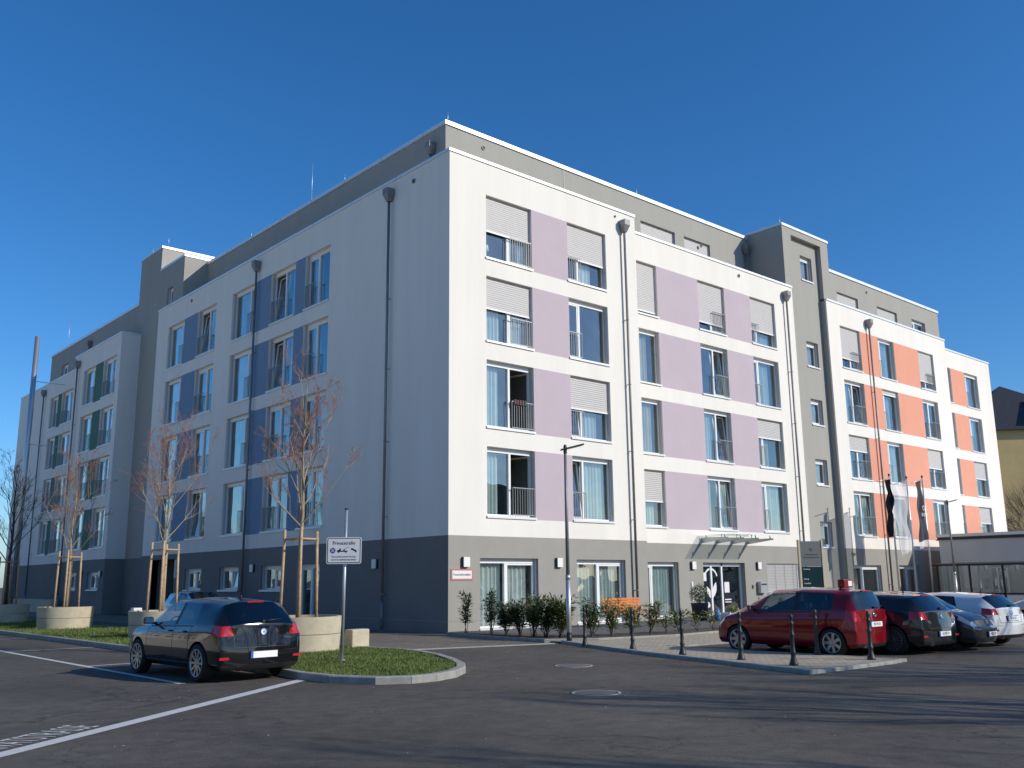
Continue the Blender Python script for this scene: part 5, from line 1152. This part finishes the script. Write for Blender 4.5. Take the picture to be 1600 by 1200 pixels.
# ------------------------------------------------------------------ laurel shrubs
def shrub(p,h,r,n,mats_,seed,lab):
    Rr=random.Random(seed); e=empty('laurel_shrub',(p[0],p[1],.07),label=lab,cat='shrub',group='laurel shrubs in the front bed'); st=MB(); lf=MB()
    ns=max(3,int(n/90)); stems=[]
    for i in range(ns):
        a=Rr.uniform(0,6.28); q_=Rr.uniform(.2,1)*r; hh=h*Rr.uniform(.7,1.05); P=[V((Rr.gauss(0,.03),Rr.gauss(0,.03),0))]
        for k in range(4): P.append(V((math.cos(a)*q_*(k+1)/4+Rr.gauss(0,.02),math.sin(a)*q_*(k+1)/4+Rr.gauss(0,.02),hh*(k+1)/4)))
        st.tube(P,[.010,.009,.007,.005,.003],'barkd',5,caps=False); stems.append(P)
    for _ in range(n):
        P=Rr.choice(stems); t=Rr.uniform(.18,1)**.8*3.999; i=int(t); c=P[i].lerp(P[i+1],t-i); d=V((Rr.gauss(0,1),Rr.gauss(0,1),Rr.uniform(-.2,.9))).normalized(); c=c+d*Rr.uniform(.01,.08)*(1+r)
        L=Rr.uniform(.055,.105); s=d.cross(V((0,0,1))); s=(s.normalized() if s.length>.01 else V((1,0,0)))*L*.24; s=(s+V((0,0,Rr.gauss(0,.4)))*L*.2); tip=c+d*L*1.7; m_=c+d*L*.8
        m=Rr.choice(mats_) ; lf.quad(c,m_+s,tip,m=m); lf.quad(c,tip,m_-s,m=m)
    st.build('stem',e); lf.build('foliage',e)
D_,Y_,O_='leafd','leafy','leafo'
dk=[D_]*9+[Y_]; md=[D_]*5+[Y_]*4+[O_]; yl=[D_]*1+[Y_]*7+[O_]
sh=[((-.05,-.95),1.22,.13,330,dk,'slim dark laurel shrub closest to the building corner'),((.15,-1.9),1.15,.22,520,dk,'dark laurel shrub second from the building corner'),((.1,-2.6),.85,.32,800,dk,'low dark laurel shrub third from the building corner'),((.05,-3.3),.95,.34,850,dk,'dark bushy laurel shrub fourth from the corner'),((.0,-3.9),1.05,.34,900,md,'laurel shrub with a yellow shoot, fifth from the corner'),((-.1,-4.5),1.0,.34,950,dk,'broad dark laurel shrub left of the lamp post'),((.0,-5.0),1.1,.36,950,md,'green and yellow laurel shrub just left of the street lamp'),
((.75,-5.45),.95,.30,520,md,'half yellow laurel shrub just right of the street lamp'),((1.35,-5.6),.95,.28,480,yl,'yellow laurel shrub behind the first bollard'),((2.0,-5.75),.85,.26,380,yl,'yellow laurel shrub between first bollard and bench'),((2.7,-5.85),.85,.26,380,yl,'thin yellow laurel shrub under the left end of the bench'),((3.3,-5.9),.45,.2,110,yl,'tiny sparse laurel under the bench'),((3.9,-5.9),.62,.24,230,yl,'small yellow laurel shrub under the right end of the bench'),
((4.9,-5.8),.5,.2,90,yl,'sparse laurel right of the bench'),((5.7,-5.8),.55,.25,130,yl,'sparse twiggy laurel below the narrow terrace door'),((6.7,-5.7),.6,.28,150,yl,'sparse yellow laurel third right of the bench'),((7.8,-5.4),.5,.25,110,yl,'sparse laurel left of the flower pot'),((9.0,-5.3),.75,.28,220,yl,'yellow laurel shrub before the entrance door'),((10.2,-5.1),.8,.3,260,yl,'yellow laurel shrub close to the bonnet of the red van')]
for i,(p,h,r,n,m_,l) in enumerate(sh): shrub(p,h,r*1.3,int(n*1.5),m_,100+i,l)


g=MB(); Rl=random.Random(77)
for _ in range(420):
    x=Rl.uniform(-17,3); y=Rl.uniform(-19,-4)
    if inside(x,y,isl) or x>-.8 and y>-14.6: continue
    a=Rl.uniform(0,6.28); q=Rl.uniform(.006,.02); d=V((math.cos(a)*q,math.sin(a)*q,0)); n_=V((-d.y*.5,d.x*.5,.003)); c=V((x,y,.008)); g.quad(c-d,c+n_,c+d,c-n_+V((0,0,.004)),m=Rl.choice(['leafo','concrete','wood','signw']))
tag(g.build('leaf_litter'),'tiny dry leaves and grit scattered over the asphalt','litter',kind='stuff')
